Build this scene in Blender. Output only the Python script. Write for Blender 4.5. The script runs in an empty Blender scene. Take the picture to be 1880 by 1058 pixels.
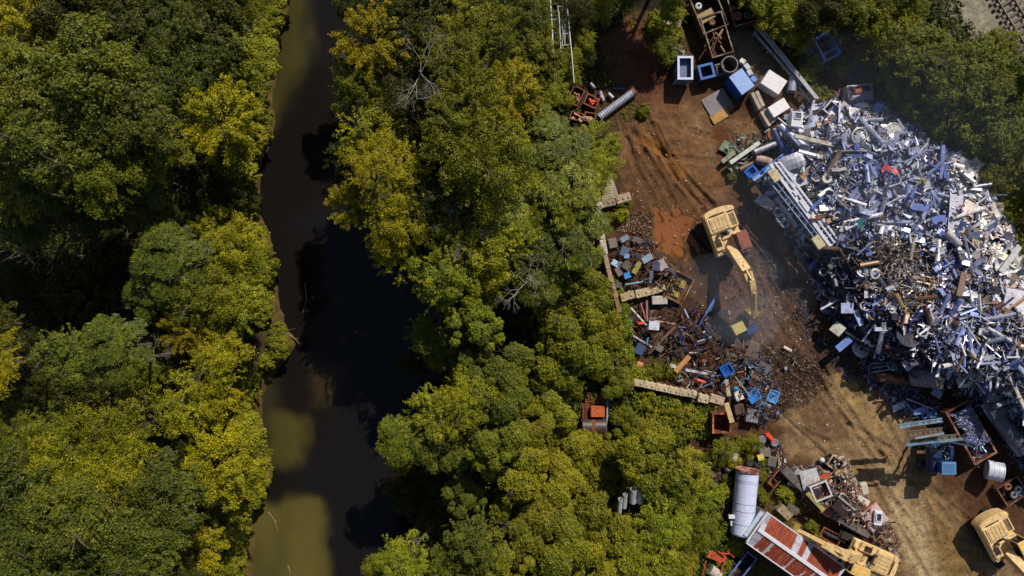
import bpy, math, random
import numpy as np
from mathutils import Vector, Matrix
R = math.radians
C = bpy.context.scene.collection
sc = bpy.context.scene
# ------------------------------------------------------------------ camera, sky, sun, exposure
H = 62.67                                   # drone height above the yard, metres
cam = bpy.data.objects.new('camera', bpy.data.cameras.new('camera')); C.objects.link(cam)
cam.location = (0, 0, H); cam.rotation_euler = (0, 0, 0)
cam.data.lens = 24; cam.data.sensor_width = 36; cam.data.clip_start = 0.5; cam.data.clip_end = 3000
sc.camera = cam
SUN_EL = R(42); SUN_AZ = math.atan2(0.44, 0.90)     # clockwise from +Y
w = bpy.data.worlds.new('World'); sc.world = w; w.use_nodes = True
nt = w.node_tree; nt.nodes.clear()
sky = nt.nodes.new('ShaderNodeTexSky'); sky.sky_type = 'NISHITA'; sky.sun_disc = False
sky.sun_elevation = SUN_EL; sky.sun_rotation = SUN_AZ
bg = nt.nodes.new('ShaderNodeBackground'); bg.inputs[1].default_value = 0.07
wo = nt.nodes.new('ShaderNodeOutputWorld')
nt.links.new(sky.outputs[0], bg.inputs[0]); nt.links.new(bg.outputs[0], wo.inputs[0])
sl = bpy.data.lights.new('sun', 'SUN'); sl.energy = 4.8; sl.angle = R(0.5); sl.color = (1, 0.93, 0.83)
so = bpy.data.objects.new('sun', sl); C.objects.link(so)
sd = Vector((math.sin(SUN_AZ)*math.cos(SUN_EL), math.cos(SUN_AZ)*math.cos(SUN_EL), math.sin(SUN_EL)))
so.rotation_euler = sd.to_track_quat('Z', 'Y').to_euler(); so.location = sd*100
sc.view_settings.view_transform = 'Standard'; sc.view_settings.look = 'None'
sc.view_settings.exposure = 0.0; sc.view_settings.gamma = 1
sc.cycles.max_bounces = 6; sc.cycles.transparent_max_bounces = 12

# ------------------------------------------------------------------ helpers
K = 94/1880*1.0                              # metres per photo pixel on the ground (36/24 lens at 62.67 m)
def at(px, py, z=0.0):                       # photo pixel + height -> world point
    s = K*(H-z)/H
    return Vector(((px-940)*s, (529-py)*s, z))
def px_of(x, y, z=0.0):
    s = K*(H-z)/H
    return x/s+940, 529-y/s
def S(r, g, b):                              # sRGB 0-255 -> linear
    f = lambda c: (c/255/12.92 if c <= 10 else ((c/255+.055)/1.055)**2.4)
    return (f(r), f(g), f(b))
rng = np.random.default_rng(7); rnd = random.Random(11)

def vnoise(x, y, seed=0):
    xi = np.floor(x).astype(np.int64); yi = np.floor(y).astype(np.int64)
    fx = x-xi; fy = y-yi; fx = fx*fx*(3-2*fx); fy = fy*fy*(3-2*fy)
    def h(a, b):
        n = (a*374761393 + b*668265263 + seed*1274126177) & 0xffffffff
        n = ((n ^ (n >> 13))*1274126177) & 0xffffffff
        return ((n ^ (n >> 16)) & 0xffff)/65535.0
    return ((h(xi, yi)*(1-fx)+h(xi+1, yi)*fx)*(1-fy)+(h(xi, yi+1)*(1-fx)+h(xi+1, yi+1)*fx)*fy)*2-1
def fbm(x, y, seed=0, o=4):
    v = 0; a = 0.5
    for i in range(o):
        v = v+a*vnoise(x*2**i, y*2**i, seed+i*17); a *= .5
    return v
def sdist(P, X, Y):                          # signed distance (m, + inside) to a polygon given in photo pixels
    pts = [at(a, b) for a, b in P]; X = np.asarray(X, float); Y = np.asarray(Y, float)
    d = np.full(X.shape, 1e9); ins = np.zeros(X.shape, bool)
    for i in range(len(pts)):
        ax, ay = pts[i-1].x, pts[i-1].y; bx, by = pts[i].x, pts[i].y
        ex, ey = bx-ax, by-ay
        t = np.clip(((X-ax)*ex+(Y-ay)*ey)/(ex*ex+ey*ey+1e-9), 0, 1)
        d = np.minimum(d, np.hypot(X-ax-t*ex, Y-ay-t*ey))
        c = ((ay > Y) != (by > Y)) & (X < ex*(Y-ay)/(ey if abs(ey) > 1e-9 else 1e-9)+ax)
        ins ^= c
    return np.where(ins, d, -d)
def lined(P, X, Y):                          # distance (m) to an open polyline in photo pixels
    pts = [at(a, b) for a, b in P]; d = np.full(X.shape, 1e9); tt = np.zeros(X.shape); acc = 0
    for i in range(1, len(pts)):
        ax, ay = pts[i-1].x, pts[i-1].y; ex, ey = pts[i].x-ax, pts[i].y-ay; L = math.hypot(ex, ey)
        t = np.clip(((X-ax)*ex+(Y-ay)*ey)/(L*L+1e-9), 0, 1)
        q = np.hypot(X-ax-t*ex, Y-ay-t*ey); m = q < d
        d = np.where(m, q, d); tt = np.where(m, acc+t*L, tt); acc += L
    return d, tt
sstep = lambda e0, e1, x: (lambda t: t*t*(3-2*t))(np.clip((x-e0)/(e1-e0), 0, 1))

def tag(o, label=None, cat=None, group=None, kind=None):
    if label: o['label'] = label
    if cat: o['category'] = cat
    if group: o['group'] = group
    if kind: o['kind'] = kind
    return o
def empty(name, loc=(0, 0, 0), rz=0):
    o = bpy.data.objects.new(name, None); C.objects.link(o); o.location = loc; o.rotation_euler = (0, 0, rz)
    o.empty_display_size = .3
    return o

class MB:
    def __init__(s): s.v = []; s.f = []; s.m = Matrix(); s.smooth = []
    def add(s, vs, fs, M=None, smooth=False):
        T = s.m @ M if M is not None else s.m; b = len(s.v)
        s.v += [tuple(T @ Vector(v)) for v in vs]; s.f += [tuple(b+i for i in f) for f in fs]
        s.smooth += [smooth]*len(fs); return s
    def box(s, c, d, rz=0, M=None, bev=0.0, rx=0, ry=0):
        x, y, z = d[0]/2, d[1]/2, d[2]/2
        T = Matrix.Translation(c) @ Matrix.Rotation(rz, 4, 'Z') @ Matrix.Rotation(ry, 4, 'Y') @ Matrix.Rotation(rx, 4, 'X')
        if M is not None: T = M @ T
        if bev <= 0:
            vs = [(a*x, b*y, c_*z) for c_ in (-1, 1) for b in (-1, 1) for a in (-1, 1)]
            return s.add(vs, [(0, 2, 3, 1), (4, 5, 7, 6), (0, 1, 5, 4), (2, 6, 7, 3), (0, 4, 6, 2), (1, 3, 7, 5)], T)
        b = min(bev, x*.9, y*.9, z*.9)
        def ring(xx, yy, zz, q): return [(xx-q, -yy, zz), (xx, -yy+q, zz), (xx, yy-q, zz), (xx-q, yy, zz), (-xx+q, yy, zz), (-xx, yy-q, zz), (-xx, -yy+q, zz), (-xx+q, -yy, zz)]
        rr = ring(x-b, y-b, -z, b*.5)+ring(x, y, -z+b, b)+ring(x, y, z-b, b)+ring(x-b, y-b, z, b*.5)
        fs = [tuple(reversed(range(8))), tuple(range(24, 32))]
        for k in range(3):
            for i in range(8): fs.append((k*8+i, k*8+(i+1) % 8, k*8+8+(i+1) % 8, k*8+8+i))
        return s.add(rr, fs, T)
    def tube(s, p, q, r, n=10, r2=None, cap=True, smooth=True, hollow=0.0):
        p = Vector(p); q = Vector(q); d = q-p; L = d.length
        if L < 1e-6: return s
        T = Matrix.Translation(p) @ d.to_track_quat('Z', 'Y').to_matrix().to_4x4(); r2 = r if r2 is None else r2
        cs = [(math.cos(2*math.pi*i/n), math.sin(2*math.pi*i/n)) for i in range(n)]
        vs = [(c*r, k*r, 0) for c, k in cs]+[(c*r2, k*r2, L) for c, k in cs]
        s.add(vs, [(i, (i+1) % n, n+(i+1) % n, n+i) for i in range(n)], T, smooth)
        if hollow > 0:
            vs = [(c*r, k*r, 0) for c, k in cs]+[(c*r2, k*r2, L) for c, k in cs]+[(c*(r-hollow), k*(r-hollow), 0) for c, k in cs]+[(c*(r2-hollow), k*(r2-hollow), L) for c, k in cs]
            fs = []
            for i in range(n):
                j = (i+1) % n
                fs += [(i, 2*n+i, 2*n+j, j), (n+i, n+j, 3*n+j, 3*n+i), (2*n+i, 3*n+i, 3*n+j, 2*n+j)]
            s.add(vs, fs, T, False)
        elif cap:
            s.add([(c*r, k*r, 0) for c, k in cs], [tuple(reversed(range(n)))], T); s.add([(c*r2, k*r2, L) for c, k in cs], [tuple(range(n))], T)
        return s
    def beam(s, p, q, w, h=None, up=(0, 0, 1), bev=0.0):
        p = Vector(p); q = Vector(q); h = h or w; d = (q-p); L = d.length; d.normalize(); up = Vector(up)
        x = d.cross(up)
        if x.length < 1e-3: x = d.cross(Vector((0, 1, 0)))
        x.normalize(); z = x.cross(d); M = Matrix((x, d, z)).transposed().to_4x4(); M.translation = (p+q)/2
        return s.box((0, 0, 0), (w, L, h), M=M, bev=bev)
    def torus(s, c, Rr, r, n=18, m=8, rot=None):
        T = Matrix.Translation(c) @ (rot if rot is not None else Matrix())
        vs = []; fs = []
        for i in range(n):
            a = 2*math.pi*i/n
            for j in range(m):
                b = 2*math.pi*j/m; q = Rr+r*math.cos(b); vs.append((q*math.cos(a), q*math.sin(a), r*math.sin(b)))
                fs.append((i*m+j, ((i+1) % n)*m+j, ((i+1) % n)*m+(j+1) % m, i*m+(j+1) % m))
        return s.add(vs, fs, T, True)
    def ring(s, c, ro, ri, h, n=20, rot=None):          # flat washer with thickness
        T = Matrix.Translation(c) @ (rot if rot is not None else Matrix()); vs = []; fs = []
        for z in (0, h):
            for q in (ro, ri):
                vs += [(q*math.cos(2*math.pi*i/n), q*math.sin(2*math.pi*i/n), z) for i in range(n)]
        for i in range(n):
            j = (i+1) % n
            fs += [(i, j, 2*n+j, 2*n+i), (n+i, 3*n+i, 3*n+j, n+j), (2*n+i, 2*n+j, 3*n+j, 3*n+i), (i, n+i, n+j, j)]
        return s.add(vs, fs, T)
    def prism(s, prof, x0, x1, M=None):               # profile in (y,z), extruded along x
        n = len(prof); vs = [(x0, a, b) for a, b in prof]+[(x1, a, b) for a, b in prof]
        return s.add(vs, [tuple(range(n)), tuple(reversed(range(n, 2*n)))]+[(i, n+i, n+(i+1) % n, (i+1) % n) for i in range(n)], M)
    def slab(s, prof, z0, z1, M=None):                # outline in (x,y), extruded in z
        n = len(prof); vs = [(a, b, z0) for a, b in prof]+[(a, b, z1) for a, b in prof]
        return s.add(vs, [tuple(reversed(range(n))), tuple(range(n, 2*n))]+[(i, (i+1) % n, n+(i+1) % n, n+i) for i in range(n)], M)
    def mesh(s, name, m):
        me = bpy.data.meshes.new(name); me.from_pydata(s.v, [], s.f); me.materials.append(m)
        me.polygons.foreach_set('use_smooth', s.smooth); me.update(); return me
    def build(s, name, m, parent=None, col=(1, 1, 1), loc=None, rz=0):
        o = bpy.data.objects.new(name, s.mesh(name, m)); C.objects.link(o); o.color = (*col, 1)
        if parent is not None: o.parent = parent
        if loc is not None: o.location = loc
        if rz: o.rotation_euler = (0, 0, rz)
        return o
def npmesh(name, V, Q, mat, col=None, smooth=False):   # V (n,3), Q (m,4) arrays
    me = bpy.data.meshes.new(name); V = np.asarray(V, np.float32); Q = np.asarray(Q, np.int32); k = Q.shape[1]
    me.vertices.add(len(V)); me.vertices.foreach_set('co', V.ravel())
    me.loops.add(Q.size); me.loops.foreach_set('vertex_index', Q.ravel())
    me.polygons.add(len(Q)); me.polygons.foreach_set('loop_start', np.arange(0, Q.size, k, dtype=np.int32))
    me.polygons.foreach_set('loop_total', np.full(len(Q), k, np.int32))
    me.polygons.foreach_set('use_smooth', np.full(len(Q), smooth))
    if col is not None:
        a = me.color_attributes.new('col', 'FLOAT_COLOR', 'POINT')
        a.data.foreach_set('color', np.c_[col, np.ones(len(V))].astype(np.float32).ravel())
    me.materials.append(mat); me.update(calc_edges=True); me.validate(); return me
def nobj(name, me, parent=None):
    o = bpy.data.objects.new(name, me); C.objects.link(o)
    if parent is not None: o.parent = parent
    return o

# ------------------------------------------------------------------ materials
class N:
    def __init__(s, name):
        s.m = bpy.data.materials.new(name); s.m.use_nodes = True; s.t = s.m.node_tree; s.t.nodes.clear()
        s.out = s.n('OutputMaterial'); s.b = s.n('BsdfPrincipled'); s.l(s.b, 0, s.out, 0)
    def n(s, k, **kw):
        x = s.t.nodes.new('ShaderNode'+k)
        for a, b in kw.items(): setattr(x, a, b)
        return x
    def l(s, a, i, b, j): s.t.links.new(a.outputs[i], b.inputs[j])
    def noise(s, scale, detail=4, rough=.6, src=None):
        x = s.n('TexNoise'); x.inputs['Scale'].default_value = scale; x.inputs['Detail'].default_value = detail; x.inputs['Roughness'].default_value = rough
        if src is not None: s.l(src[0], src[1], x, 0)
        return x
    def ramp(s, src, i, stops):
        x = s.n('ValToRGB'); e = x.color_ramp.elements
        while len(e) < len(stops): e.new(.5)
        for k, (p, c) in enumerate(stops): e[k].position = p; e[k].color = (*c, 1) if len(c) == 3 else c
        s.l(src, i, x, 0); return x
    def mix(s, fac, a, b, mode='MIX'):
        x = s.n('Mix', data_type='RGBA', blend_type=mode)
        for v, idx in ((fac, 0), (a, 6), (b, 7)):
            if isinstance(v, tuple) and hasattr(v[0], 'outputs'): s.t.links.new(v[0].outputs[v[1]], x.inputs[idx])
            elif idx == 0: x.inputs[0].default_value = v
            else: x.inputs[idx].default_value = (*v, 1)
        return x
    def bump(s, src, i, st, dist=.05):
        x = s.n('Bump'); x.inputs['Strength'].default_value = st; x.inputs['Distance'].default_value = dist
        s.l(src, i, x, 'Height'); s.l(x, 0, s.b, 'Normal'); return x
    def p(s, **kw):
        for a, b in kw.items(): s.b.inputs[a.replace('_', ' ')].default_value = b
def painted(name, rough=.5, metallic=0.0, rust=.5, rustcol=S(92, 48, 26), src='obj', dirt=.35, scale=1.3, bump=.25):
    n = N(name); g = n.n('NewGeometry'); tc = n.n('TexCoord')
    if src == 'obj': c = n.n('ObjectInfo'); ci = 1
    else: c = n.n('VertexColor', layer_name='col'); ci = 0
    a = n.noise(scale, 6, .65, (tc, 3)); r = n.ramp(a, 0, [(.60-.2*rust, (0, 0, 0)), (.66-.12*rust, (1, 1, 1))])
    d = n.noise(scale*3.1, 5, .7, (tc, 3)); dr = n.ramp(d, 0, [(.35, (1-dirt,)*3), (.65, (1, 1, 1))])
    m0 = n.mix(1.0, (c, ci), (dr, 0), 'MULTIPLY')
    if rust > 0:
        f = n.n('Math', operation='MULTIPLY'); n.l(r, 0, f, 0); f.inputs[1].default_value = min(1, rust*1.6)
        m1 = n.mix((f, 0), (m0, 2), rustcol)
    else: m1 = m0
    n.l(m1, 2, n.b, 'Base Color'); n.p(Roughness=rough, Metallic=metallic)
    if metallic > 0:
        rr = n.n('MapRange'); rr.inputs[3].default_value = rough-.12; rr.inputs[4].default_value = rough+.2; n.l(d, 0, rr, 0); n.l(rr, 0, n.b, 'Roughness')
    n.bump(d, 0, bump, .03); return n.m
M_PAINT = painted('weathered_paint', .45, 0, .28)
M_CLEAN = painted('clean_paint', .35, 0, .08, dirt=.2)
M_MACH = painted('dusty_machine_paint', .5, 0, .22, S(120, 78, 44), dirt=.42, scale=1.6)
M_RUSTY = painted('rusty_steel', .8, 0, .8)
M_METAL = painted('dull_aluminium', .38, .25, .24, S(120, 80, 55), dirt=.45, scale=1.0)
M_CONC = painted('old_concrete', .9, 0, .0, dirt=.5, scale=1.1, bump=.6)
M_RUBBER = painted('old_rubber', .75, 0, 0, dirt=.3)
M_WOOD = painted('grey_timber', .85, 0, .15, S(70, 45, 28), dirt=.45, scale=2)
M_HEAP = painted('mixed_scrap_metal', .38, .22, .28, S(110, 66, 40), src='vc', dirt=.4, scale=.8)
M_HEAPR = painted('mixed_debris', .65, .05, .25, S(74, 40, 22), src='vc', dirt=.45, scale=.8)
def leafmat():
    n = N('foliage'); g = n.n('NewGeometry'); oi = n.n('ObjectInfo')
    r = n.ramp(g, 'Random Per Island', [(0, (.42, .48, .45)), (.5, (.95, .97, .95)), (.85, (1.22, 1.22, .9)), (1, (1.65, 1.58, .8))])
    tc = n.n('TexCoord'); a = n.noise(.55, 2, .5, (tc, 3)); ar = n.ramp(a, 0, [(.35, (.72, .8, .95)), (.65, (1.14, 1.12, .85))])
    m = n.mix(1.0, (oi, 1), (r, 0), 'MULTIPLY'); m2 = n.mix(1.0, (m, 2), (ar, 0), 'MULTIPLY')
    m2 = n.mix(1.0, (m2, 2), (1.14, 1.03, .70), 'MULTIPLY'); n.l(m2, 2, n.b, 'Base Color'); n.p(Roughness=.55, Specular_IOR_Level=.25)
    t = n.n('BsdfTranslucent'); m3 = n.mix(1.0, (m2, 2), (1.3, 1.15, .4), 'MULTIPLY'); n.l(m3, 2, t, 0)
    mx = n.n('MixShader'); mx.inputs[0].default_value = .22; n.l(n.b, 0, mx, 1); n.l(t, 0, mx, 2); n.l(mx, 0, n.out, 0)
    return n.m
M_LEAF = leafmat()
M_BARK = painted('bark', .95, 0, 0, dirt=.5, scale=4, bump=.8)
def glassmat():
    n = N('dark_glass'); n.p(Base_Color=(.01, .012, .015, 1), Roughness=.08); return n.m
M_GLASS = glassmat()
def soilmat():
    n = N('yard_soil'); c = n.n('VertexColor', layer_name='col'); g = n.n('NewGeometry')
    a = n.noise(1.1, 9, .76, (g, 0)); ar = n.ramp(a, 0, [(.32, (.38, .36, .36)), (.45, (.85, .84, .82)), (.55, (1.08, 1.08, 1.08)), (.7, (1.7, 1.7, 1.65))])
    b = n.noise(14, 4, .75, (g, 0)); br = n.ramp(b, 0, [(.35, (.6, .58, .55)), (.55, (1, 1, 1)), (.72, (1.5, 1.5, 1.5))])
    m = n.mix(1.0, (c, 0), (ar, 0), 'MULTIPLY'); m2 = n.mix(1.0, (m, 2), (br, 0), 'MULTIPLY')
    v = n.n('TexVoronoi'); v.inputs['Scale'].default_value = 2.6; n.l(g, 0, v, 0)
    vr = n.ramp(v, 0, [(.03, (1, 1, 1)), (.07, (0, 0, 0))]); q = n.n('Math', operation='GREATER_THAN'); q.inputs[1].default_value = .72
    sp = n.n('SeparateColor'); n.l(v, 1, sp, 0); n.l(sp, 0, q, 0); mm = n.n('Math', operation='MULTIPLY'); n.l(q, 0, mm, 0); n.l(vr, 0, mm, 1)
    m3 = n.mix((mm, 0), (m2, 2), S(190, 180, 165))          # pale pebbles
    n.l(m3, 2, n.b, 'Base Color'); n.p(Roughness=.85, Specular_IOR_Level=.25)
    ad = n.n('Math', operation='ADD'); n.l(a, 0, ad, 0); n.l(b, 0, ad, 1); n.bump(ad, 0, 1.0, .16); return n.m
M_SOIL = soilmat()
def watermat(name, base, rough, bs, bstr, vc=False):
    n = N(name); g = n.n('NewGeometry'); a = n.noise(bs, 3, .55, (g, 0))
    b = n.noise(.12, 3, .6, (g, 0)); br = n.ramp(b, 0, [(.35, tuple(x*.75 for x in base)), (.65, tuple(x*1.25 for x in base))])
    n.l(br, 0, n.b, 'Base Color')
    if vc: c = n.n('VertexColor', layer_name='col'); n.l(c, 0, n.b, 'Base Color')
    n.p(Roughness=rough, IOR=1.33); n.bump(a, 0, bstr, .03); return n.m
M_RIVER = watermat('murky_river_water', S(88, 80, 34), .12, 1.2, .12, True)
M_PUDDLE = watermat('orange_muddy_water', S(134, 84, 48), .12, 2, .05)
SMOKE = True
# ------------------------------------------------------------------ terrain
LB = [(520,-700),(512,-200),(505,0),(488,70),(480,130),(482,200),(472,260),(452,310),(450,380),(470,430),(482,500),(486,560),(500,600),(520,625),(500,650),(478,690),(460,730),(458,780),(470,830),(478,880),(452,920),(440,980),(438,1058),(436,1300),(430,1800)]
RB = [(690,-700),(690,-200),(690,0),(695,100),(700,200),(705,330),(735,430),(790,520),(840,600),(835,700),(825,800),(800,900),(770,1000),(750,1058),(740,1300),(730,1800)]
RIVER = LB + RB[::-1]
HEAP = [(1392,330),(1425,262),(1450,212),(1500,190),(1560,180),(1650,202),(1712,245),(1790,292),(1832,385),(1872,465),(1915,540),(1980,640),(2030,760),(2040,900),(1985,965),(1905,890),(1862,838),(1832,770),(1745,715),(1650,690),(1572,645),(1520,575),(1475,480),(1430,415)]
PILES = {'west': ([(1122,440),(1150,428),(1200,440),(1240,480),(1262,520),(1225,548),(1150,538),(1128,500)], .9, 1.0),
 'pipes': ([(1148,560),(1230,545),(1290,560),(1340,600),(1345,655),(1290,672),(1230,655),(1175,650),(1150,610)], .7, 1.2),
 'mid': ([(1300,660),(1345,630),(1400,640),(1432,700),(1432,760),(1400,785),(1350,770),(1330,735),(1260,720),(1225,690),(1240,672)], .8, 1.0),
 'south': ([(1446,868),(1500,850),(1545,850),(1580,900),(1625,945),(1640,1000),(1650,1040),(1620,1010),(1580,985),(1530,955),(1470,915)], 1.7, 1.2)}
def pileh(P, hm, fall, X, Y, n=.5, seed=3):
    d = sdist(P, X, Y)
    h = hm*(1-np.exp(-np.clip(d, 0, None)/fall))
    return h*(1+n*fbm(X*.45, Y*.45, seed, 4)) + np.where(d > 0, np.clip(d, 0, 1)*.35*fbm(X*1.7, Y*1.7, seed+9, 3), 0)
def heaph(X, Y):
    X = np.asarray(X, float); Y = np.asarray(Y, float)
    a = 4.6 + 2.4*sstep(2, -14, Y)
    d = sdist(HEAP, X, Y); h = np.clip(a*(1-np.exp(-np.clip(d, 0, None)/2.0))*(1+.28*fbm(X*.28, Y*.28, 5, 4)), 0, None)
    for P, hm, fl in PILES.values(): h = np.maximum(h, pileh(P, hm, fl, X, Y))
    return h
RUBBLE = [(1395,640),(1440,625),(1500,660),(1512,700),(1490,735),(1430,760),(1400,720)]
TR = [([(1140,215),(1150,260),(1172,320),(1196,360),(1207,400),(1208,460)],.13),([(1150,215),(1175,270),(1215,330),(1243,390)],.12),([(1185,235),(1225,300),(1240,330)],.10),
 ([(1200,230),(1222,275),(1262,330),(1310,380)],.14),([(1180,200),(1205,260),(1250,335),(1288,372)],.12),([(1205,400),(1230,440),(1250,465)],.12),([(1243,390),(1262,430),(1290,470)],.10),
 ([(1560,660),(1590,720),(1640,800),(1700,900),(1740,960)],.09),([(1490,680),(1520,730),(1570,800),(1600,840)],.10),([(1505,672),(1535,722),(1585,792),(1625,850)],.10),
 ([(1600,860),(1640,920),(1690,985)],.08),([(1580,850),(1620,925),(1660,990),(1700,1058)],.08),([(1420,740),(1470,790),(1520,815)],.06),([(1155,240),(1230,290),(1330,300)],.08),([(1200,250),(1240,320),(1300,400)],.09),([(1640,870),(1700,890),(1780,960)],.07),([(1560,780),(1640,830),(1690,900),(1720,1000)],.08),([(1400,500),(1450,580),(1500,600)],.08),([(1340,510),(1400,620),(1470,690)],.09),([(1300,250),(1250,235),(1225,200)],.06),([(1395,470),(1430,560),(1480,640),(1520,690)],.08),([(1375,480),(1410,570),(1460,650)],.08)]
GF = lambda X, Y: .045*fbm(X*.9, Y*.9, 1, 4)
PUD = [(1204,398),(1216,390),(1245,392),(1268,402),(1268,418),(1248,436),(1256,460),(1240,470),(1222,462),(1206,430)]
def groundh(X, Y, fine=True):
    h = .12*fbm(X*.25, Y*.25, 2, 3)+.13*fbm(X*1.1, Y*1.1, 1, 5)
    d = sdist(RUBBLE, X, Y); h = h+sstep(-.6, 1.2, d)*(.12+.22*fbm(X*1.3, Y*1.3, 33, 4))
    for P, dep in TR:
        q, t = lined(P, X, Y)
        h = h-dep*np.exp(-(q/.28)**4)*(1+.22*np.sin(t*2*math.pi/.36)*(q < .5)+.5*vnoise(X*.5, Y*.5, 91))+dep*.7*np.exp(-((q-.44)/.1)**2)*(1+.8*vnoise(X*.9, Y*.9, 92))
    p = sdist(PUD, X, Y)+.25*fbm(X*1.2, Y*1.2, 8, 3); h = h-.12*sstep(-.25, .25, p)
    r = sdist(RIVER, X, Y); r = r+.5*fbm(X*.5, Y*.5, 21, 3)
    h = h-2.6*sstep(-1.4, 3.0, r)
    h = h+1.2*sstep(60, 400, np.hypot(X, Y))*fbm(X*.01, Y*.01, 6, 3)*8
    return h
def axis2(segs, far):
    a = []
    for lo, hi, st in segs: a += list(np.arange(lo, hi-1e-6, st))
    a.append(segs[-1][1]); s = .5; x = a[-1]
    while x < far: s *= 1.3; x += s; a.append(x)
    s = .5; x = a[0]
    while x > -far: s *= 1.3; x -= s; a.insert(0, x)
    return np.array(a)
gx = axis2([(-50, 8.5, .4), (8.5, 47.5, .12)], 900); gy = axis2([(-30, -27.5, .3), (-27.5, 27.5, .12), (27.5, 31, .3)], 900)
X, Y = np.meshgrid(gx, gy); Z = groundh(X, Y)
def paint(base, P, col, feather, amp, fs=.6, seed=0, op=1.0):
    d = sdist(P, X, Y)+amp*fbm(X*fs, Y*fs, seed, 5); k = sstep(-feather, feather, d)[..., None]*op
    return base*(1-k)+np.array(col)*k
col = np.zeros(X.shape+(3,))+np.array(S(38, 31, 20))
YARD = [(1100,60),(1170,20),(1260,60),(1420,60),(1500,130),(1700,180),(2000,400),(2100,1200),(1500,1200),(1330,1010),(1340,880),(1270,870),(1180,830),(1160,700),(1140,560),(1100,470),(1110,380),(1140,300),(1125,230),(1060,220),(1030,150)]
col = paint(col, YARD, S(96, 66, 43), 1.0, 1.5)
col = paint(col, [(1160,30),(1200,60),(1230,130),(1235,210),(1190,210),(1165,140),(1145,60)], S(106, 64, 43), .8, 1.2, seed=4)
col = paint(col, [(1130,210),(1260,180),(1400,230),(1380,370),(1340,400),(1290,380),(1210,470),(1180,390),(1140,300)], S(131, 94, 62), 1.2, 1.6, seed=5)
col = paint(col, [(1150,230),(1200,230),(1280,360),(1300,420),(1260,470),(1200,460)], S(113, 80, 50), .9, 1.3, seed=6)
col = paint(col, [(1175,240),(1200,240),(1235,300),(1225,320),(1190,290)], S(146, 99, 49), .6, 1.2, seed=7)
col = paint(col, [(1210,270),(1235,270),(1260,310),(1250,330)], S(146, 99, 49), .5, 1.0, seed=8)
col = paint(col, [(1260,200),(1380,230),(1360,330),(1290,310)], S(145, 111, 76), 1.0, 1.6, seed=9)
col = paint(col, [(1330,50),(1400,40),(1470,150),(1430,170),(1380,130),(1340,110)], S(125, 111, 92), 1.0, 1.4, seed=10)
col = paint(col, [(1320,230),(1400,280),(1500,600),(1600,720),(1540,700),(1450,600),(1400,540),(1290,520),(1270,440),(1350,380)], S(83, 62, 43), 1.2, 1.5, seed=11)
col = paint(col, [(1310,500),(1400,500),(1460,600),(1500,660),(1400,700),(1320,640)], S(113, 86, 69), 1.0, 1.5, seed=12)
col = paint(col, RUBBLE, S(64, 46, 30), 1.0, 1.5, seed=13)
col = paint(col, [(1420,760),(1470,740),(1540,700),(1640,720),(1700,860),(1800,990),(1900,1100),(1660,1100),(1620,950),(1540,850),(1450,840)], S(156, 127, 90), 1.0, 1.6, seed=14)
col = paint(col, [(1610,850),(1660,870),(1740,990),(1780,1058),(1740,1100),(1690,1058),(1640,960)], S(194, 168, 125), .8, 1.6, seed=15, op=.9)
col = paint(col, [(1700,900),(1750,960),(1800,1010),(1790,1100),(1730,1100),(1720,1020)], S(146, 116, 70), .8, 1.4, seed=16)
col = paint(col, [(1520,690),(1560,700),(1620,790),(1600,800)], S(171, 140, 91), .5, 1.0, seed=17)
col = paint(col, [(1440,730),(1520,740),(1560,800),(1480,800)], S(129, 101, 71), .8, 1.5, seed=18)
col = paint(col, [(1030,130),(1160,130),(1160,220),(1110,250),(1040,220)], S(83, 60, 41), 1, 1.2, seed=19, op=.7)
col = paint(col, [(1690,-60),(1780,-80),(1860,60),(1900,120),(1990,300),(1960,330),(1840,130),(1760,70)], S(166, 156, 135), .6, .8, seed=20)
col = paint(col, [(1780,-80),(2200,-80),(2200,500),(1960,300),(1840,80)], S(159, 151, 133), .6, .8, seed=22)
col = paint(col, PUD, S(138, 87, 41), .5, .7, seed=23)
col = paint(col, [(1296,225),(1330,230),(1345,290),(1325,300)], S(110, 68, 40), .4, .8, seed=24)
r = sdist(RIVER, X, Y)+.5*fbm(X*.5, Y*.5, 21, 3)
k = sstep(-2.2, .2, r)[..., None]; col = col*(1-k)+np.array(S(104, 86, 44))*k
SCRUB = [(1385,40),(1500,60),(1600,110),(1640,190),(1560,160),(1500,190),(1440,100)]
col = paint(col, SCRUB, S(52, 48, 27), 1.0, 1.6, seed=25)
ny, nx = X.shape; idx = np.arange(nx*ny).reshape(ny, nx)
Q = np.stack([idx[:-1, :-1], idx[:-1, 1:], idx[1:, 1:], idx[1:, :-1]], -1).reshape(-1, 4)
g = nobj('ground', npmesh('ground', np.stack([X, Y, Z], -1).reshape(-1, 3), Q, M_SOIL, col.reshape(-1, 3), True)); tag(g, kind='structure')
WZ = -1.25
ry = np.linspace(at(0, -690).y, at(0, 1790).y, 420); lb_ = [at(*p) for p in LB]; rb_ = [at(*p) for p in RB]
xl_ = np.interp(-ry, [-p.y for p in lb_], [p.x for p in lb_])-5; xr_ = np.interp(-ry, [-p.y for p in rb_], [p.x for p in rb_])+5
tt_ = np.linspace(0, 1, 70)[None]; XW = xl_[:, None]*(1-tt_)+xr_[:, None]*tt_; YW = np.repeat(ry[:, None], 70, 1)
cw_ = np.zeros(XW.shape+(3,))+np.array(S(24, 21, 20))  # dark base: depth plus tree shadow put into the water colour
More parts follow.
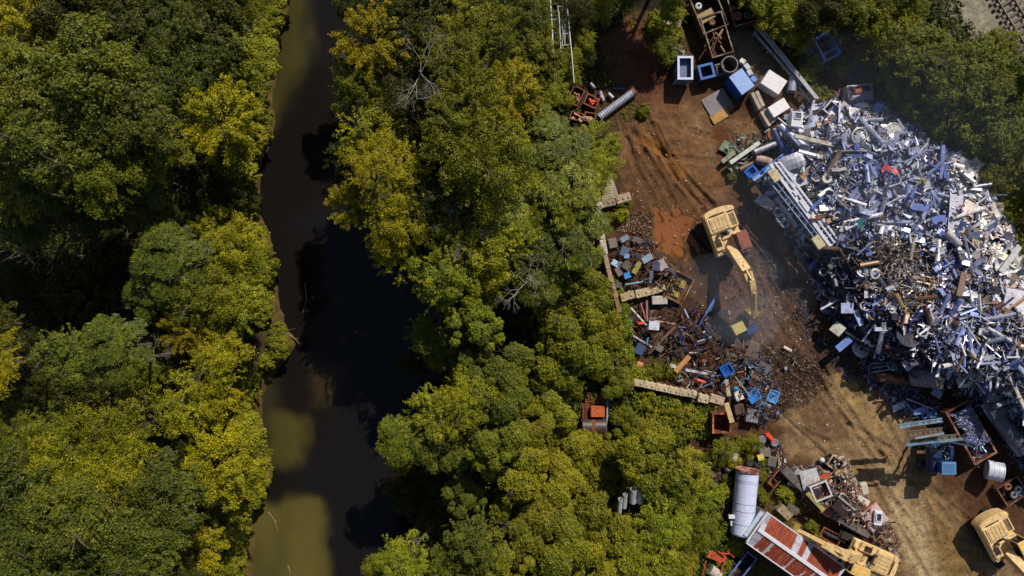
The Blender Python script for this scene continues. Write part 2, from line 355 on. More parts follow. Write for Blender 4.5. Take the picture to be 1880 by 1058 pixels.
for P_, c_, f_ in [([(480,-200),(535,-60),(562,50),(566,110),(525,170),(470,235),(460,100)], S(70,64,30), 1.4), ([(440,640),(490,650),(500,720),(485,800),(440,820)], S(50,45,30), 1.2), ([(560,670),(620,680),(620,730),(570,740)], S(54,46,28), 1.2), ([(495,770),(550,780),(545,850),(500,850)], S(78,72,34), 1.0), ([(430,900),(470,915),(575,930),(592,960),(600,1080),(610,1500),(420,1500)], S(92,84,38), .8)]:
    k_ = sstep(-f_, f_, sdist(P_, XW, YW)+1.5*fbm(XW*.4, YW*.25, 51, 4))[..., None]*np.clip(.78+.5*fbm(XW*.35, YW*.14, 77, 4)[..., None], 0, 1); cw_ = cw_*(1-k_)+np.array(c_)*k_  # murky olive patches painted where sunlight reaches the water
iw = np.arange(XW.size).reshape(XW.shape); QW = np.stack([iw[:-1,:-1], iw[1:,:-1], iw[1:,1:], iw[:-1,1:]], -1).reshape(-1, 4)
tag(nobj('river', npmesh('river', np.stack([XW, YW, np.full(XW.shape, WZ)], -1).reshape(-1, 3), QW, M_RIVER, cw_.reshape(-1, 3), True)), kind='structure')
m = MB(); m.add([tuple(at(a, b, -.075)) for a, b in [(1190,380),(1285,380),(1285,480),(1190,480)]], [(3, 2, 1, 0)]); tag(m.build('puddle', M_PUDDLE), kind='structure')
def surf(px, py, extra=0.0):                  # point on whatever pile or ground is seen at this photo pixel
    z = 0.0
    for _ in range(6):
        p = at(px, py, z); z = float(heaph(np.array([p.x]), np.array([p.y]))[0])
    return at(px, py, z+extra)

# ------------------------------------------------------------------ foliage
def leaves(P, Nrm, L, W, spread=.6, fold=0.0, seed=0):        # rhombus leaves at points P, facing about Nrm
    r = np.random.default_rng(seed); n = len(P)
    Nn = Nrm+r.normal(0, spread, (n, 3)); Nn /= np.linalg.norm(Nn, axis=1)[:, None]+1e-9
    T = np.cross(Nn, r.normal(0, 1, (n, 3))); T /= np.linalg.norm(T, axis=1)[:, None]+1e-9; B = np.cross(Nn, T)
    l = (L*r.uniform(.6, 1.25, n))[:, None]; w_ = (W*r.uniform(.6, 1.25, n))[:, None]
    V = np.stack([P-T*l*.5, P+B*w_*.5-T*l*.05, P+T*l*.5, P-B*w_*.5-T*l*.05], 1)
    return V.reshape(-1, 3)
def quads(V): return np.arange(len(V)).reshape(-1, 4)
def sph(n, r, zmin=-1.0):
    z = r.uniform(zmin, 1, n); a = r.uniform(0, 2*math.pi, n); q = np.sqrt(np.clip(1-z*z, 0, 1))
    return np.stack([q*np.cos(a), q*np.sin(a), z], 1)
def crown_billow(seed, nb=46, nl=640, br=(.15, .33), L=.235, W=.135, Rr=4.0, flat=.62, jag=.25, spread=.55, top=False):
    r = np.random.default_rng(seed); out = []
    ph = r.uniform(0, 6.28, 3)
    D = sph(nb, r, -.15)
    for i, d in enumerate(D):
        a = math.atan2(d[1], d[0]); rad = 1+jag*(.5*math.sin(2*a+ph[0])+.35*math.sin(3*a+ph[1])+.3*math.sin(5*a+ph[2]))
        k = r.uniform(.45, .95) if i % 3 else r.uniform(.2, .7)
        c = d*np.array([rad, rad, flat])*Rr*k; b = Rr*r.uniform(*br)
        m_ = int(nl*(b/Rr/.25)**2); s = sph(m_, r, -.35); q = r.uniform(.72, 1.06, m_)[:, None]
        lump = 1+.22*np.sin(s[:, :1]*7+ph[0]+i)*np.sin(s[:, 1:2]*6+i*2)
        out.append(leaves(c+s*b*q*lump*np.array([1, 1, .75])*r.uniform(.65, 1.4, 3), s*.8+np.array([0, 0, .55]), L, W, spread, seed=seed*100+i))
    for i in range(60):                                   # ragged twigs poking out of the billows
        d = sph(1, r, .0)[0]*np.array([1, 1, flat]); p0 = d*Rr*r.uniform(.7, .95); o_ = d+r.normal(0, .35, 3); o_ /= np.linalg.norm(o_); m_ = 34
        t = r.uniform(0, 1, m_)[:, None]; out.append(leaves(p0+o_*t*Rr*.26+r.normal(0, .09, (m_, 3)), o_+np.array([0, 0, 1.]), L, W, .7, seed=seed*991+i))
    n = 900; s = sph(n, r, -.2); out.append(leaves(s*np.array([1, 1, flat])*Rr*.5*r.uniform(.3, 1, n)[:, None], s, L*1.6, W*1.8, .8, seed=seed+5))
    return np.concatenate(out)
def crown_sumac(seed, nr=50, Rr=4.0, flat=.5):               # rosettes of drooping pinnate fronds
    r = np.random.default_rng(seed); V = []; D = sph(nr, r, .0)
    n = 260; s = sph(n, r, -.1); V.append(leaves(s*np.array([1, 1, flat])*Rr*.5*r.uniform(.4, 1, n)[:, None], s, .5, .3, .8, seed=seed+5))
    for i, d in enumerate(D):
        rad = r.uniform(.55, 1.05); c = d*np.array([rad, rad, flat*rad])*Rr; up = d*.55+np.array([0, 0, 1.]); up /= np.linalg.norm(up)
        t0 = np.cross(up, [1, .3, 0]); t0 /= np.linalg.norm(t0); t1 = np.cross(up, t0); nf = r.integers(7, 11); a0 = r.uniform(0, 6.28)
        for f in range(nf):
            a = a0+6.283*f/nf+r.normal(0, .15); dr = t0*math.cos(a)+t1*math.sin(a); sd_ = np.cross(up, dr); FL = r.uniform(.8, 1.25)*1.05
            for j in range(5):
                u = (j+1.1)/5.5; p = c+dr*FL*u+up*FL*(.28*u-.42*u*u); wl = .40*(1-.5*abs(u-.45)); lw = .085
                for sg in (-1, 1):
                    e = p+sd_*sg*wl+dr*.06-up*r.normal(.04, .13); V.append(np.array([p-dr*lw, e-dr*lw*.3, e+dr*lw*.5, p+dr*lw]))
    return np.concatenate(V)
def crown_spray(seed, nb=70, Rr=4.0, flat=.6, L=.2, W=.10):    # fine feathery sprays radiating outward
    r = np.random.default_rng(seed); V = []; D = sph(nb, r, -.1)
    for i, d in enumerate(D):
        k = r.uniform(.55, 1.0); c = d*np.array([1, 1, flat])*Rr*k*.62; out_ = d*np.array([1, 1, .55])+r.normal(0, .25, 3); out_ /= np.linalg.norm(out_)
        m_ = 260; t = r.uniform(0, 1, m_)**.8; rr_ = Rr*.17*(1-t*.6)
        P = c+out_[None]*(t*Rr*.42)[:, None]+sph(m_, r)*(rr_*r.uniform(.3, 1, m_))[:, None]
        V.append(leaves(P, np.array([0, 0, 1.])+out_*.4, L, W, .7, seed=seed*77+i))
    return np.concatenate(V)
def crown_vine(seed, nb=24, Rr=4.0, flat=.42, nl=3000, L=.225, W=.165):  # draped with vines: few big lumps, dense small leaves on the skin only
    r = np.random.default_rng(seed); V = []
    for i in range(nb):
        a = r.uniform(0, 6.28); k = math.sqrt(r.uniform(0, 1))*.85 if i else 0; b = Rr*(.12+.30*r.uniform(0, 1)**1.8)
        c = np.array([math.cos(a)*k*Rr, math.sin(a)*k*Rr, Rr*flat*(1-k*k)*.7+r.uniform(-.1, .2)*Rr]); nn = int(nl*min(1, (b/Rr/.34)**2)); s = sph(nn, r, -.3)
        f = (np.sin(s[:, 0]*6+i)*np.sin(s[:, 1]*7+2*i)+.6*np.sin(s[:, 0]*15+i*3)*np.sin(s[:, 1]*13))
        q = 1+.17*f+r.normal(0, .05, nn)
        z = np.where(s[:, 2] < 0, s[:, 2]*3.2, s[:, 2])
        P = c+np.stack([s[:, 0]*b*q, s[:, 1]*b*q, z*b*q*.8], 1)
        V.append(leaves(P, s+np.array([0, 0, .4]), L, W, .65, seed=seed*31+i))
    return np.concatenate(V)
def limbs(seed, Rr=4.0, ht=7.5, n=9):
    r = random.Random(seed); m = MB(); top = Vector((r.uniform(-.3, .3), r.uniform(-.3, .3), ht))
    m.tube((0, 0, -.6), (0, 0, ht*.45), .32, 9, .24); m.tube((0, 0, ht*.45), top, .24, 8, .15)
    for i in range(n):
        a = i*2.4+r.uniform(-.3, .3); z0 = ht*r.uniform(.5, .98); p = Vector((0, 0, z0)); L = Rr*r.uniform(.55, .85)
        q = p+Vector((math.cos(a)*L*.55, math.sin(a)*L*.55, L*.35)); e = p+Vector((math.cos(a)*L, math.sin(a)*L, L*.45))
        m.tube(p, q, .11, 6, .07); m.tube(q, e, .07, 5, .025)
        for s_ in (-1, 1): m.tube(q, q+Vector((math.cos(a+s_*.7)*L*.4, math.sin(a+s_*.7)*L*.4, L*.2)), .05, 5, .015)
    return m.mesh('trunk', M_BARK)
def lm(V):
    q = np.percentile(np.hypot(V[:, 0], V[:, 1]), 96); V = V*np.array([4/q, 4/q, 4/q])
    return npmesh('crown', V, quads(V), M_LEAF)
PROTO = {
 'oak': [lm(crown_billow(s)) for s in (1, 2, 3, 4)],
 'soft': [lm(crown_billow(s, nb=74, nl=460, br=(.10, .24), L=.185, W=.10, jag=.35, flat=.7)) for s in (11, 12, 13)],
 'clump': [lm(crown_billow(s, nb=32, nl=700, br=(.13, .26), L=.27, W=.13, jag=.4, flat=.6)) for s in (21, 22, 23)],
 'sumac': [lm(crown_sumac(s)) for s in (31, 32, 33)],
 'spray': [lm(crown_spray(s)) for s in (41, 42, 43)],
 'vine': [lm(crown_vine(s)) for s in (51, 52, 53, 54)]}
TRUNK = [limbs(s) for s in (1, 2, 3)]
G = {'dk': S(64, 68, 22), 'dg': S(80, 88, 34), 'gg': S(98, 106, 42), 'ol': S(108, 112, 28), 'yl': S(146, 142, 26), 'yg': S(136, 138, 34), 'br': S(132, 137, 42), 'sg': S(116, 124, 40), 'vn': S(112, 114, 34), 'vg': S(128, 128, 36), 'or': S(138, 132, 24), 'bg': S(92, 102, 42)}  # 'dk': dark foliage, darkened further to carry the shade of canopy gaps
NAME = {'oak': 'broadleaf_tree', 'soft': 'fine_leaved_tree', 'clump': 'broadleaf_tree', 'sumac': 'sumac_tree', 'spray': 'feathery_tree', 'vine': 'vine_covered_tree'}
KIND = {'oak': 'billowing crown', 'soft': 'fine bushy crown', 'clump': 'loose clumped crown', 'sumac': 'star shaped fronds', 'spray': 'feathery sprays', 'vine': 'mounded vine leaves'}
CN = {'dk': 'dark green', 'dg': 'deep grey green', 'gg': 'grey green', 'ol': 'olive', 'yl': 'yellow', 'yg': 'yellow green', 'br': 'bright green', 'sg': 'silvery green', 'vn': 'mid green', 'vg': 'lime green', 'or': 'orange yellow', 'bg': 'blue green'}
def tree(kind, px, py, r, h, c, where):
    """crown seen at px,py with radius r px; h = height of the crown top in metres"""
    rm = r*K*(H-h*.85)/H; base = at(px, py, h*.8); base.z = float(groundh(np.array([[base.x]]), np.array([[base.y]]))[0, 0]) if abs(base.x) < 48 else 0
    base.z = max(base.z, -.6)
    off_ = 0.0
    if abs(base.y) < 32 and base.x < 0:          # bank trees root on the bank and lean out over the water
        if where == 'on the west bank': bk = np.interp(-base.y, [-p.y for p in lb_], [p.x for p in lb_])-1.2; off_ = max(0, base.x-bk)
        else: bk = np.interp(-base.y, [-p.y for p in rb_], [p.x for p in rb_])+1.2; off_ = min(0, base.x-bk)
        base.x -= off_; base.z = max(-.6, float(groundh(np.array([[base.x]]), np.array([[base.y]]))[0, 0]))
    th_ = rnd.uniform(0, 6.28); t = empty(NAME[kind], base, th_); s = rm/4.0*1.02; lo = (off_*math.cos(th_), -off_*math.sin(th_))
    cr = nobj('crown', rnd.choice(PROTO[kind]), t); zs = s*rnd.uniform(.85, 1.15); cr.scale = (s, s, zs)
    fl = 2.6 if kind != 'vine' else 2.9
    cr.location = (*lo, h-base.z-fl*zs)
    f = rnd.uniform(.86, 1.14); cc = G[c]; f *= .8 if kind == 'sumac' else 1.0; cr.color = (cc[0]*f*rnd.uniform(.93, 1.07), cc[1]*f, cc[2]*f*rnd.uniform(.85, 1.15), 1)
    tk = nobj('trunk', rnd.choice(TRUNK), t); q = max(.3, (h-base.z-fl*zs*.7)/7.5); tk.scale = (s*.9, s*.9, q); tk.color = (*S(96, 84, 70), 1)
    if off_: tk.rotation_euler = Vector((*lo, max(1.5, h-base.z-fl*zs))).to_track_quat('Z', 'Y').to_euler()
    tag(t, f'{CN[c]} tree, {KIND[kind]}, {where}, {px/18.8:.0f}% across, {py/10.58:.0f}% down photo', 'tree', 'trees and thickets around the scrapyard')
    return t
WEST = [('spray',45,45,80,12,'yl'),('soft',10,110,60,11,'ol'),('oak',165,25,85,12,'dk'),('soft',110,110,50,10,'dk'),('oak',270,70,80,12,'dk'),('clump',335,60,55,12,'dg'),('oak',330,150,60,12,'dg'),
('oak',390,25,75,11,'dk'),('soft',465,15,45,8,'ol'),('clump',400,90,60,11,'dg'),('oak',455,110,58,10,'br'),('spray',413,225,72,12,'yl'),('oak',75,180,95,15,'gg'),('oak',195,150,95,16,'gg'),('oak',255,215,80,15,'dg'),
('soft',10,250,60,13,'gg'),('oak',120,270,90,15,'gg'),('oak',285,280,70,13,'ol'),('soft',205,320,75,14,'ol'),('oak',300,330,45,11,'dg'),('clump',30,345,60,10,'yg'),('soft',85,330,60,12,'bg'),('spray',15,385,50,6,'yl'),
('soft',430,280,45,8,'ol'),('clump',390,330,45,6,'dk'),('clump',430,360,40,5,'dk'),('oak',180,380,60,9,'dk'),('soft',280,380,45,9,'ol'),('soft',330,395,40,7,'dk'),('soft',60,420,50,8,'dg'),
('sumac',325,485,70,11,'bg'),('soft',425,440,60,8,'yg'),('clump',380,430,50,7,'ol'),('oak',445,500,45,7,'br'),('clump',440,560,55,8,'br'),('soft',375,545,60,10,'ol'),('sumac',290,540,50,9,'bg'),
('clump',150,470,60,4,'dk'),('clump',230,450,50,4,'dk'),('soft',15,520,50,5,'dk'),('clump',100,560,70,4,'dk'),('clump',200,570,60,4,'dk'),('soft',60,620,45,4,'dk'),
('clump',140,655,52,11,'gg'),('sumac',232,640,62,12,'bg'),('soft',15,665,52,10,'yl'),('spray',350,605,42,9,'or'),('soft',400,660,60,9,'yg'),('clump',295,660,45,6,'ol'),('soft',340,690,40,6,'dk'),
('soft',260,720,50,6,'ol'),('clump',350,740,60,8,'yg'),('clump',410,735,48,8,'yl'),('soft',430,690,35,4,'ol'),('clump',90,750,60,4,'dk'),('clump',180,735,50,4,'dk'),('soft',30,800,60,7,'ol'),
('soft',130,810,70,9,'ol'),('soft',235,790,85,11,'ol'),('spray',420,850,75,9,'yl'),('soft',110,870,70,11,'yg'),('soft',235,860,75,11,'yg'),('oak',320,910,75,12,'dg'),('oak',350,840,40,7,'dk'),
('oak',50,930,90,13,'dg'),('oak',160,940,85,14,'gg'),('oak',95,1020,90,14,'dg'),('oak',230,1020,85,13,'dg'),('oak',300,1000,60,12,'gg'),('oak',20,1050,70,13,'gg'),('clump',335,1060,50,10,'dk'),
('spray',365,1010,55,8,'yl'),('soft',400,960,45,6,'ol'),('soft',410,1050,32,4,'yg'),('soft',60,700,40,5,'dk'),('oak',-30,150,80,14,'gg'),('oak',-40,880,80,13,'dg'),('oak',-30,600,70,7,'dk')]
MIDB = [('spray',690,85,68,13,'or'),('oak',665,160,55,12,'ol'),('soft',740,190,70,12,'dk'),('clump',690,255,65,12,'br'),('clump',650,300,40,10,'dk'),('oak',770,60,75,13,'dk'),('spray',850,40,60,13,'yg'),('oak',655,15,32,9,'dk'),('soft',710,15,50,10,'dk'),('soft',790,5,50,12,'dk'),
('soft',840,120,75,14,'ol'),('spray',900,75,55,13,'ol'),('soft',965,30,48,9,'gg'),('spray',860,200,65,14,'ol'),('oak',780,170,60,11,'dk'),('spray',930,180,65,12,'or'),('clump',985,110,50,9,'ol'),('soft',1005,180,42,8,'yg'),('oak',960,240,55,10,'ol'),('sumac',1000,240,40,9,'gg'),
('spray',925,265,55,11,'yg'),('oak',790,270,60,11,'dk'),('soft',880,300,95,15,'ol'),('spray',845,260,60,14,'ol'),('soft',700,320,62,13,'yl'),('spray',655,380,45,10,'or'),('clump',755,340,60,12,'yl'),('soft',730,405,62,12,'or'),('oak',800,370,55,12,'dk'),
('sumac',1010,300,75,12,'gg'),('sumac',1020,360,72,12,'sg'),('soft',935,350,55,11,'yg'),('spray',1092,266,42,6,'br'),('soft',1085,310,50,7,'yg'),('clump',740,460,55,10,'yl'),('oak',865,410,55,11,'dk'),
('soft',835,425,60,12,'ol'),('clump',900,455,70,12,'yg'),('sumac',930,410,60,12,'br'),('sumac',1035,430,75,11,'gg'),('sumac',1062,470,42,7,'br'),('clump',820,510,62,12,'br'),('oak',790,450,50,10,'dk'),('sumac',985,500,60,10,'gg'),('clump',880,510,55,10,'yg'),
('vine',1040,530,60,8,'vn'),('vine',1082,540,46,5,'vn'),('vine',875,600,52,11,'sg'),('clump',790,615,38,8,'gg'),('oak',830,580,40,6,'dk'),('vine',820,640,45,8,'gg'),('vine',1045,600,60,8,'vg'),('vine',1108,615,46,4.5,'vg'),('vine',1045,650,70,8,'vn'),('vine',930,665,50,10,'gg'),
('vine',885,690,50,10,'gg'),('vine',1118,660,42,4.5,'vn'),('vine',985,700,45,7,'vn'),('vine',1045,720,26,4,'vg'),('vine',1132,700,32,4,'vn'),('clump',945,560,60,4,'dk'),('clump',880,640,40,4,'dk'),
('soft',855,735,55,11,'yg'),('clump',800,755,48,10,'br'),('sumac',745,800,48,9,'sg'),('oak',790,800,50,9,'gg'),('vine',920,740,60,11,'gg'),('vine',905,800,60,11,'sg'),('vine',830,830,45,9,'gg'),('clump',735,845,25,5,'yg'),('vine',960,780,50,8,'vn'),
('vine',1005,760,45,7,'vg'),('vine',1020,830,55,6,'vg'),('vine',950,865,60,9,'vg'),('vine',855,905,38,8,'gg'),('vine',1010,900,65,7,'vg'),('vine',1075,850,55,5,'vg'),('vine',1130,840,45,5,'vn'),('vine',1150,780,30,4,'vn'),('vine',1190,840,55,6,'vg'),('vine',1120,900,45,4,'vg'),
('vine',1230,900,60,6,'vn'),('clump',1260,870,45,6,'br'),('vine',1060,950,70,6,'vn'),('vine',960,960,65,8,'vn'),('oak',770,900,60,4,'dk'),('oak',800,980,50,4,'dk'),('clump',870,980,55,10,'gg'),('clump',830,1030,45,9,'gg'),('soft',745,1020,50,10,'br'),('oak',705,1050,40,6,'ol'),
('vine',920,1030,60,9,'vn'),('vine',1010,1020,75,8,'vn'),('vine',1090,1020,55,6,'vg'),('vine',1150,980,60,6,'vg'),('soft',1210,960,55,6,'br'),('clump',1180,1030,60,6,'br'),('vine',1240,1030,45,5,'vn'),('soft',1285,975,42,5,'ol'),('clump',1290,910,40,5,'br'),('vine',1220,1060,50,5,'vn'),
('oak',668,-50,50,10,'dk'),('oak',760,-40,60,11,'dk'),('oak',900,-30,60,12,'ol'),('soft',760,670,30,3,'dk'),('soft',1330,830,26,2.5,'br'),('soft',1385,815,18,1.6,'yg'),('oak',1175,800,28,4,'vg')]
EAST = [('soft',1440,30,48,3.4,'br'),('soft',1475,75,24,2,'yg'),('oak',1590,25,55,5,'ol'),('oak',1650,60,60,4.5,'ol'),('soft',1600,95,32,2.5,'ol'),('oak',1690,100,62,7,'gg'),('oak',1708,85,30,5,'ol'),('oak',1660,140,45,5,'gg'),('oak',1740,160,70,6,'bg'),('oak',1692,185,50,4.5,'bg'),
('oak',1830,100,44,6,'ol'),('oak',1800,140,60,7,'gg'),('oak',1870,140,50,7,'gg'),('oak',1810,210,70,6,'gg'),('oak',1760,235,52,4.5,'bg'),('oak',1865,230,55,6,'gg'),('soft',1860,300,60,5,'ol'),('soft',1820,300,50,4,'yg'),('oak',1780,275,34,4,'bg'),('soft',1825,345,30,3.5,'yg'),('soft',1872,375,42,4,'br'),
('clump',1878,440,32,3.5,'br'),('soft',1880,500,24,3,'br'),('oak',1520,15,45,5,'dk'),('oak',1560,50,35,4,'dk'),('soft',1678,20,26,4,'ol'),('oak',1930,330,60,6,'gg'),('oak',1950,460,60,5,'br'),('oak',1950,180,60,6,'gg'),('oak',1665,-30,34,5,'ol'),
('soft',1100,0,38,4,'br'),('soft',1060,20,35,5,'dk'),('soft',1150,0,26,4,'ol'),('oak',1235,20,28,4,'br'),('soft',1065,65,28,3.5,'br'),('soft',1045,110,26,4,'br'),('soft',1050,145,18,3,'br'),('oak',1220,85,24,3,'ol'),('oak',1245,-112,72,9,'gg'),('oak',1205,-125,72,9,'gg'),('soft',1075,100,22,2.5,'dk'),('soft',1060,20,24,4,'ol'),
('oak',1410,-20,50,4,'br'),('clump',1470,25,30,3,'dk'),('soft',1380,0,20,3,'ol')]
BUSH = [(1180,206,12),(1145,372,14),(1140,395,13),(1118,400,10),(1235,62,16),(1230,110,18),(1205,45,20),(1500,115,18),(1480,140,16),(1500,172,18),(1520,180,14),(1440,96,12),(1520,60,18),(1545,125,16),(1340,842,16),(1355,815,14),(1400,850,12),(1392,872,12),(1440,905,16),(1455,925,14),(1488,965,12),(1500,985,9),(1322,905,16),(1350,1000,18),(1330,1040,18),(1370,985,12),(1300,845,16),(1392,902,10),(1170,690,18),(1200,683,16),(1230,680,14),(1150,650,16),(1155,665,12),(1410,985,10),(1190,740,26),(1230,755,24),(1270,765,22),(1250,790,20),(1210,775,22),(1290,785,14),(1385,640,5),(1343,325,8),(1368,330,5),(1345,305,8),(1465,330,4),(1590,150,12),(1400,50,14),(1415,75,8),(1420,95,8),(1130,640,14),(1145,570,12),(1128,545,10),(1350,905,9),(1402,918,9),(1405,950,9),(1335,880,10),(1375,835,8),(1440,940,8)]
for L_, wh in ((WEST, 'on the west bank'), (MIDB, 'between river and yard'), (EAST, 'beside the yard')):
    for kd, px, py, r_, h_, c_ in L_: tree(kd, px, py, r_*(1.03 if wh == 'on the west bank' else 1.0), h_*(1.15 if h_ > 5 and wh != 'beside the yard' else 1 if wh == 'beside the yard' else .7), c_, wh)
SHR = [lm(crown_billow(s, nb=16, nl=200, br=(.2, .36), L=.75, W=.4, Rr=4.0, jag=.5, flat=.45)) for s in (61, 62)]
for yy in list(range(-20, 290, 15))+list(range(430, 590, 14))+list(range(770, 900, 14))+list(range(300, 430, 22))+list(range(610, 770, 26))+list(range(905, 1060, 20)):
    bx_ = np.interp(yy, [p[1] for p in LB], [p[0] for p in LB]); BUSH.append((float(bx_)+rnd.uniform(-16, 9), yy, rnd.uniform(13, 27)))
for yy in list(range(-20, 1060, 26)):
    bx_ = np.interp(yy, [p[1] for p in RB], [p[0] for p in RB]); BUSH.append((float(bx_)+rnd.uniform(2, 30), yy, rnd.uniform(16, 30)))
for px, py, r_ in BUSH:
    t = empty('shrub', at(px, py, .1), rnd.uniform(0, 6.28)); s = r_*K/4.0*1.1
    cr = nobj('foliage', rnd.choice(SHR), t); cr.scale = (s, s, s*1.1); cr.location = (0, 0, s*1.0)
    cc = G[rnd.choice(['br', 'yg', 'ol', 'vn', 'vg'])]; cr.color = (*cc, 1)
    st = MB(); [st.tube((0, 0, -.15), (rnd.uniform(-.5, .5)*s, rnd.uniform(-.5, .5)*s, 1.6*s), .03, 5, .01) for _ in range(4)]; st.build('stem', M_BARK, t, S(80, 66, 48))
    tag(t, f'low green weed bush at the yard edge, {px/18.8:.0f}% across and {py/10.58:.0f}% down the photo', 'bush', 'weed bushes round the scrapyard')
# ground cover: loose undergrowth leaves on the forest floor and thin weeds along the yard's edge
def cover(name, label, regions, density, L, W, hgt, colr, seed, patchy=0.0):
    r = np.random.default_rng(seed); Vs = []
    for P in regions:
        pts = [at(a, b) for a, b in P]; x0 = min(p.x for p in pts); x1 = max(p.x for p in pts); y0 = min(p.y for p in pts); y1 = max(p.y for p in pts)
        n = int((x1-x0)*(y1-y0)*density); x = r.uniform(x0, x1, n); y = r.uniform(y0, y1, n)
        d = sdist(P, x, y)+1.2*fbm(x*.6, y*.6, seed, 4); m_ = d > 0
        if patchy: m_ &= fbm(x*.5, y*.5, seed+3, 4)+r.uniform(-.2, .2, n) > patchy
        x = x[m_]; y = y[m_]; q = np.clip(fbm(x*.8, y*.8, seed+7, 3)+.45, .05, 1)
        z = groundh(x[None], y[None])[0]+hgt*q*r.uniform(.3, 1, len(x))
        nr = np.c_[r.normal(0, .5, len(x)), r.normal(0, .5, len(x)), np.ones(len(x))]
        Vs.append(leaves(np.c_[x, y, z], nr, L, W, .4, seed=seed))
    V = np.concatenate(Vs); o = nobj(name, npmesh(name, V, quads(V), M_LEAF)); o.color = (*colr, 1); tag(o, label, 'undergrowth', kind='stuff'); return o
WF = [(-60,-60),(500,-60),(486,70),(478,200),(465,270),(446,320),(446,380),(462,430),(474,500),(476,590),(455,640),(448,720),(452,780),(462,830),(455,880),(440,930),(425,1000),(420,1110),(-60,1110)]
MF = [(700,-60),(1130,-60),(1160,20),(1100,70),(1120,150),(1040,170),(1060,230),(1110,260),(1110,340),(1095,380),(1098,470),(1120,560),(1145,640),(1150,700),(1300,745),(1300,800),(1250,830),(1290,880),(1340,960),(1330,1110),(770,1110),(800,950),(835,850),(850,640),(800,520),(745,430),(715,330),(708,200)]
EF = [(1390,-60),(1720,-60),(1790,60),(1960,260),(1980,600),(1900,600),(1850,440),(1790,380),(1740,270),(1650,190),(1590,110),(1500,120),(1430,80),(1400,20)]
cover('undergrowth', 'dense dark undergrowth on the forest floor beneath the trees', [WF, MF, EF], 55, .30, .18, .9, S(66, 76, 30), 5)
VC = [(1140,700),(1180,720),(1300,750),(1290,800),(1240,830),(1290,900),(1330,960),(1300,1110),(900,1110),(900,900),(980,820),(960,700),(1000,560),(1090,500),(1128,560),(1150,640)]
cover('vine_ground_cover', 'carpet of lime green creeping vine leaves between the trees and the yard', [VC], 90, .22, .19, 1.6, S(96, 108, 40), 6)
WEED = [[(1050,215),(1130,190),(1200,185),(1190,205),(1150,225),(1135,290),(1150,380),(1120,400),(1105,380),(1120,290)],[(1190,20),(1240,30),(1270,110),(1240,130),(1215,80),(1180,50)],[(1150,10),(1170,30),(1165,55),(1148,40)],SCRUB,[(1290,800),(1380,800),(1420,860),(1460,900),(1470,960),(1420,980),(1400,900),(1330,870),(1290,850)],[(1150,640),(1250,660),(1260,690),(1160,695)],[(1390,950),(1400,990),(1480,1080),(1300,1080),(1320,960)],[(1345,300),(1330,330),(1380,345),(1375,320)]]
cover('weeds', 'thin green weeds and grass along the edges of the dirt yard', WEED, 70, .16, .06, .25, S(120, 124, 48), 9, patchy=-.12)
VW = [[(1100,470),(1112,460),(1135,520),(1160,620),(1160,700),(1135,705),(1125,620),(1108,540)]]
cover('wall_vines', 'small leaved vines smothering the foot of the west block wall', VW, 260, .18, .15, 2.4, S(112, 128, 44), 12)
def dead(px, py, h_, L_, seed, label, col_=S(176, 168, 150)):
    r = random.Random(seed); m = MB(); b = at(px, py, h_); q0 = at(px, py, h_)
    t = empty('dead_tree', (b.x, b.y, 0)); tr = MB(); tr.tube((0, 0, -.5), (0, 0, h_), .08, 7, .05); tr.build('trunk', M_BARK, t, S(120, 110, 96))
    def br(p, d, L, w_, dep):
        e = p+d*L; m.tube(p, e, w_, 5, w_*.6)
        if dep == 0: return
        for _ in range(r.choice((2, 2, 3))):
            dd = (d+Vector((r.gauss(0, .5), r.gauss(0, .5), r.gauss(0.02, .18)))).normalized(); br(e, dd, L*r.uniform(.6, .95), w_*.62, dep-1)
    for i in range(4):
        a = r.uniform(0, 6.28); br(Vector((0, 0, h_-.6)), Vector((math.cos(a), math.sin(a), .35)).normalized(), L_*.29, .034, 5)
    m.build('branches', M_BARK, t, col_); tag(t, label, 'dead tree', 'leafless grey trees in the woods'); return t
dead(770,130,15.6,3.0,3,'big leafless tree with white twisting branches at the river edge of the middle wood')
dead(790,190,14.2,1.9,4,'smaller leafless tree with pale curled twigs just below the big white one')
dead(965,520,11.6,2.6,5,'leafless white tree spreading over dark gap left of the vine mounds')
dead(835,425,13.4,2.4,6,'bare grey branches poking through olive crown by the river')
dead(30,452,8.2,3.0,7,'leafless pale tree at the left edge of the photo')
dead(275,655,12.2,1.8,8,'thin bare twigs between two bright crowns on the west bank', S(140, 132, 110))
dead(700,345,13.8,1.8,12,'bare grey twigs among yellow crown at the river bend', S(140, 132, 110))
for i, (a, b, z, w_) in enumerate([((935,0),(935,1),0,0),((488,30),(520,55),-1.2,.06),((493,596),(545,628),-1.1,.07),((530,615),(550,632),-1.0,.06),((465,645),(480,672),-1.0,.06),((492,940),(510,975),-1.2,.06),((560,520),(556,575),-1.22,.04),((528,1038),(532,1058),-1.2,.06),((445,930),(436,960),-.6,.05),((448,640),(474,655),-1.,.05)]):
    if w_ == 0: continue
    m = MB(); p = at(*a, z); q = at(*b, z); md = (p+q)/2; n_ = Vector((-(q-p).y, (q-p).x, 0))*.08
    m.tube(p-p, md-p+n_, w_, 6, w_*.8); m.tube(md-p+n_, q-p, w_*.8, 6, w_*.3); m.tube(md-p+n_, md-p+n_*4+(q-p)*.25, w_*.5, 5, .01)
    tag(m.build('driftwood', M_BARK, None, S(150, 122, 84), p), f'bare snag stranded in the river shallows, {b[1]/10.58:.0f}% down the photo', 'driftwood', 'snags along the west shore')
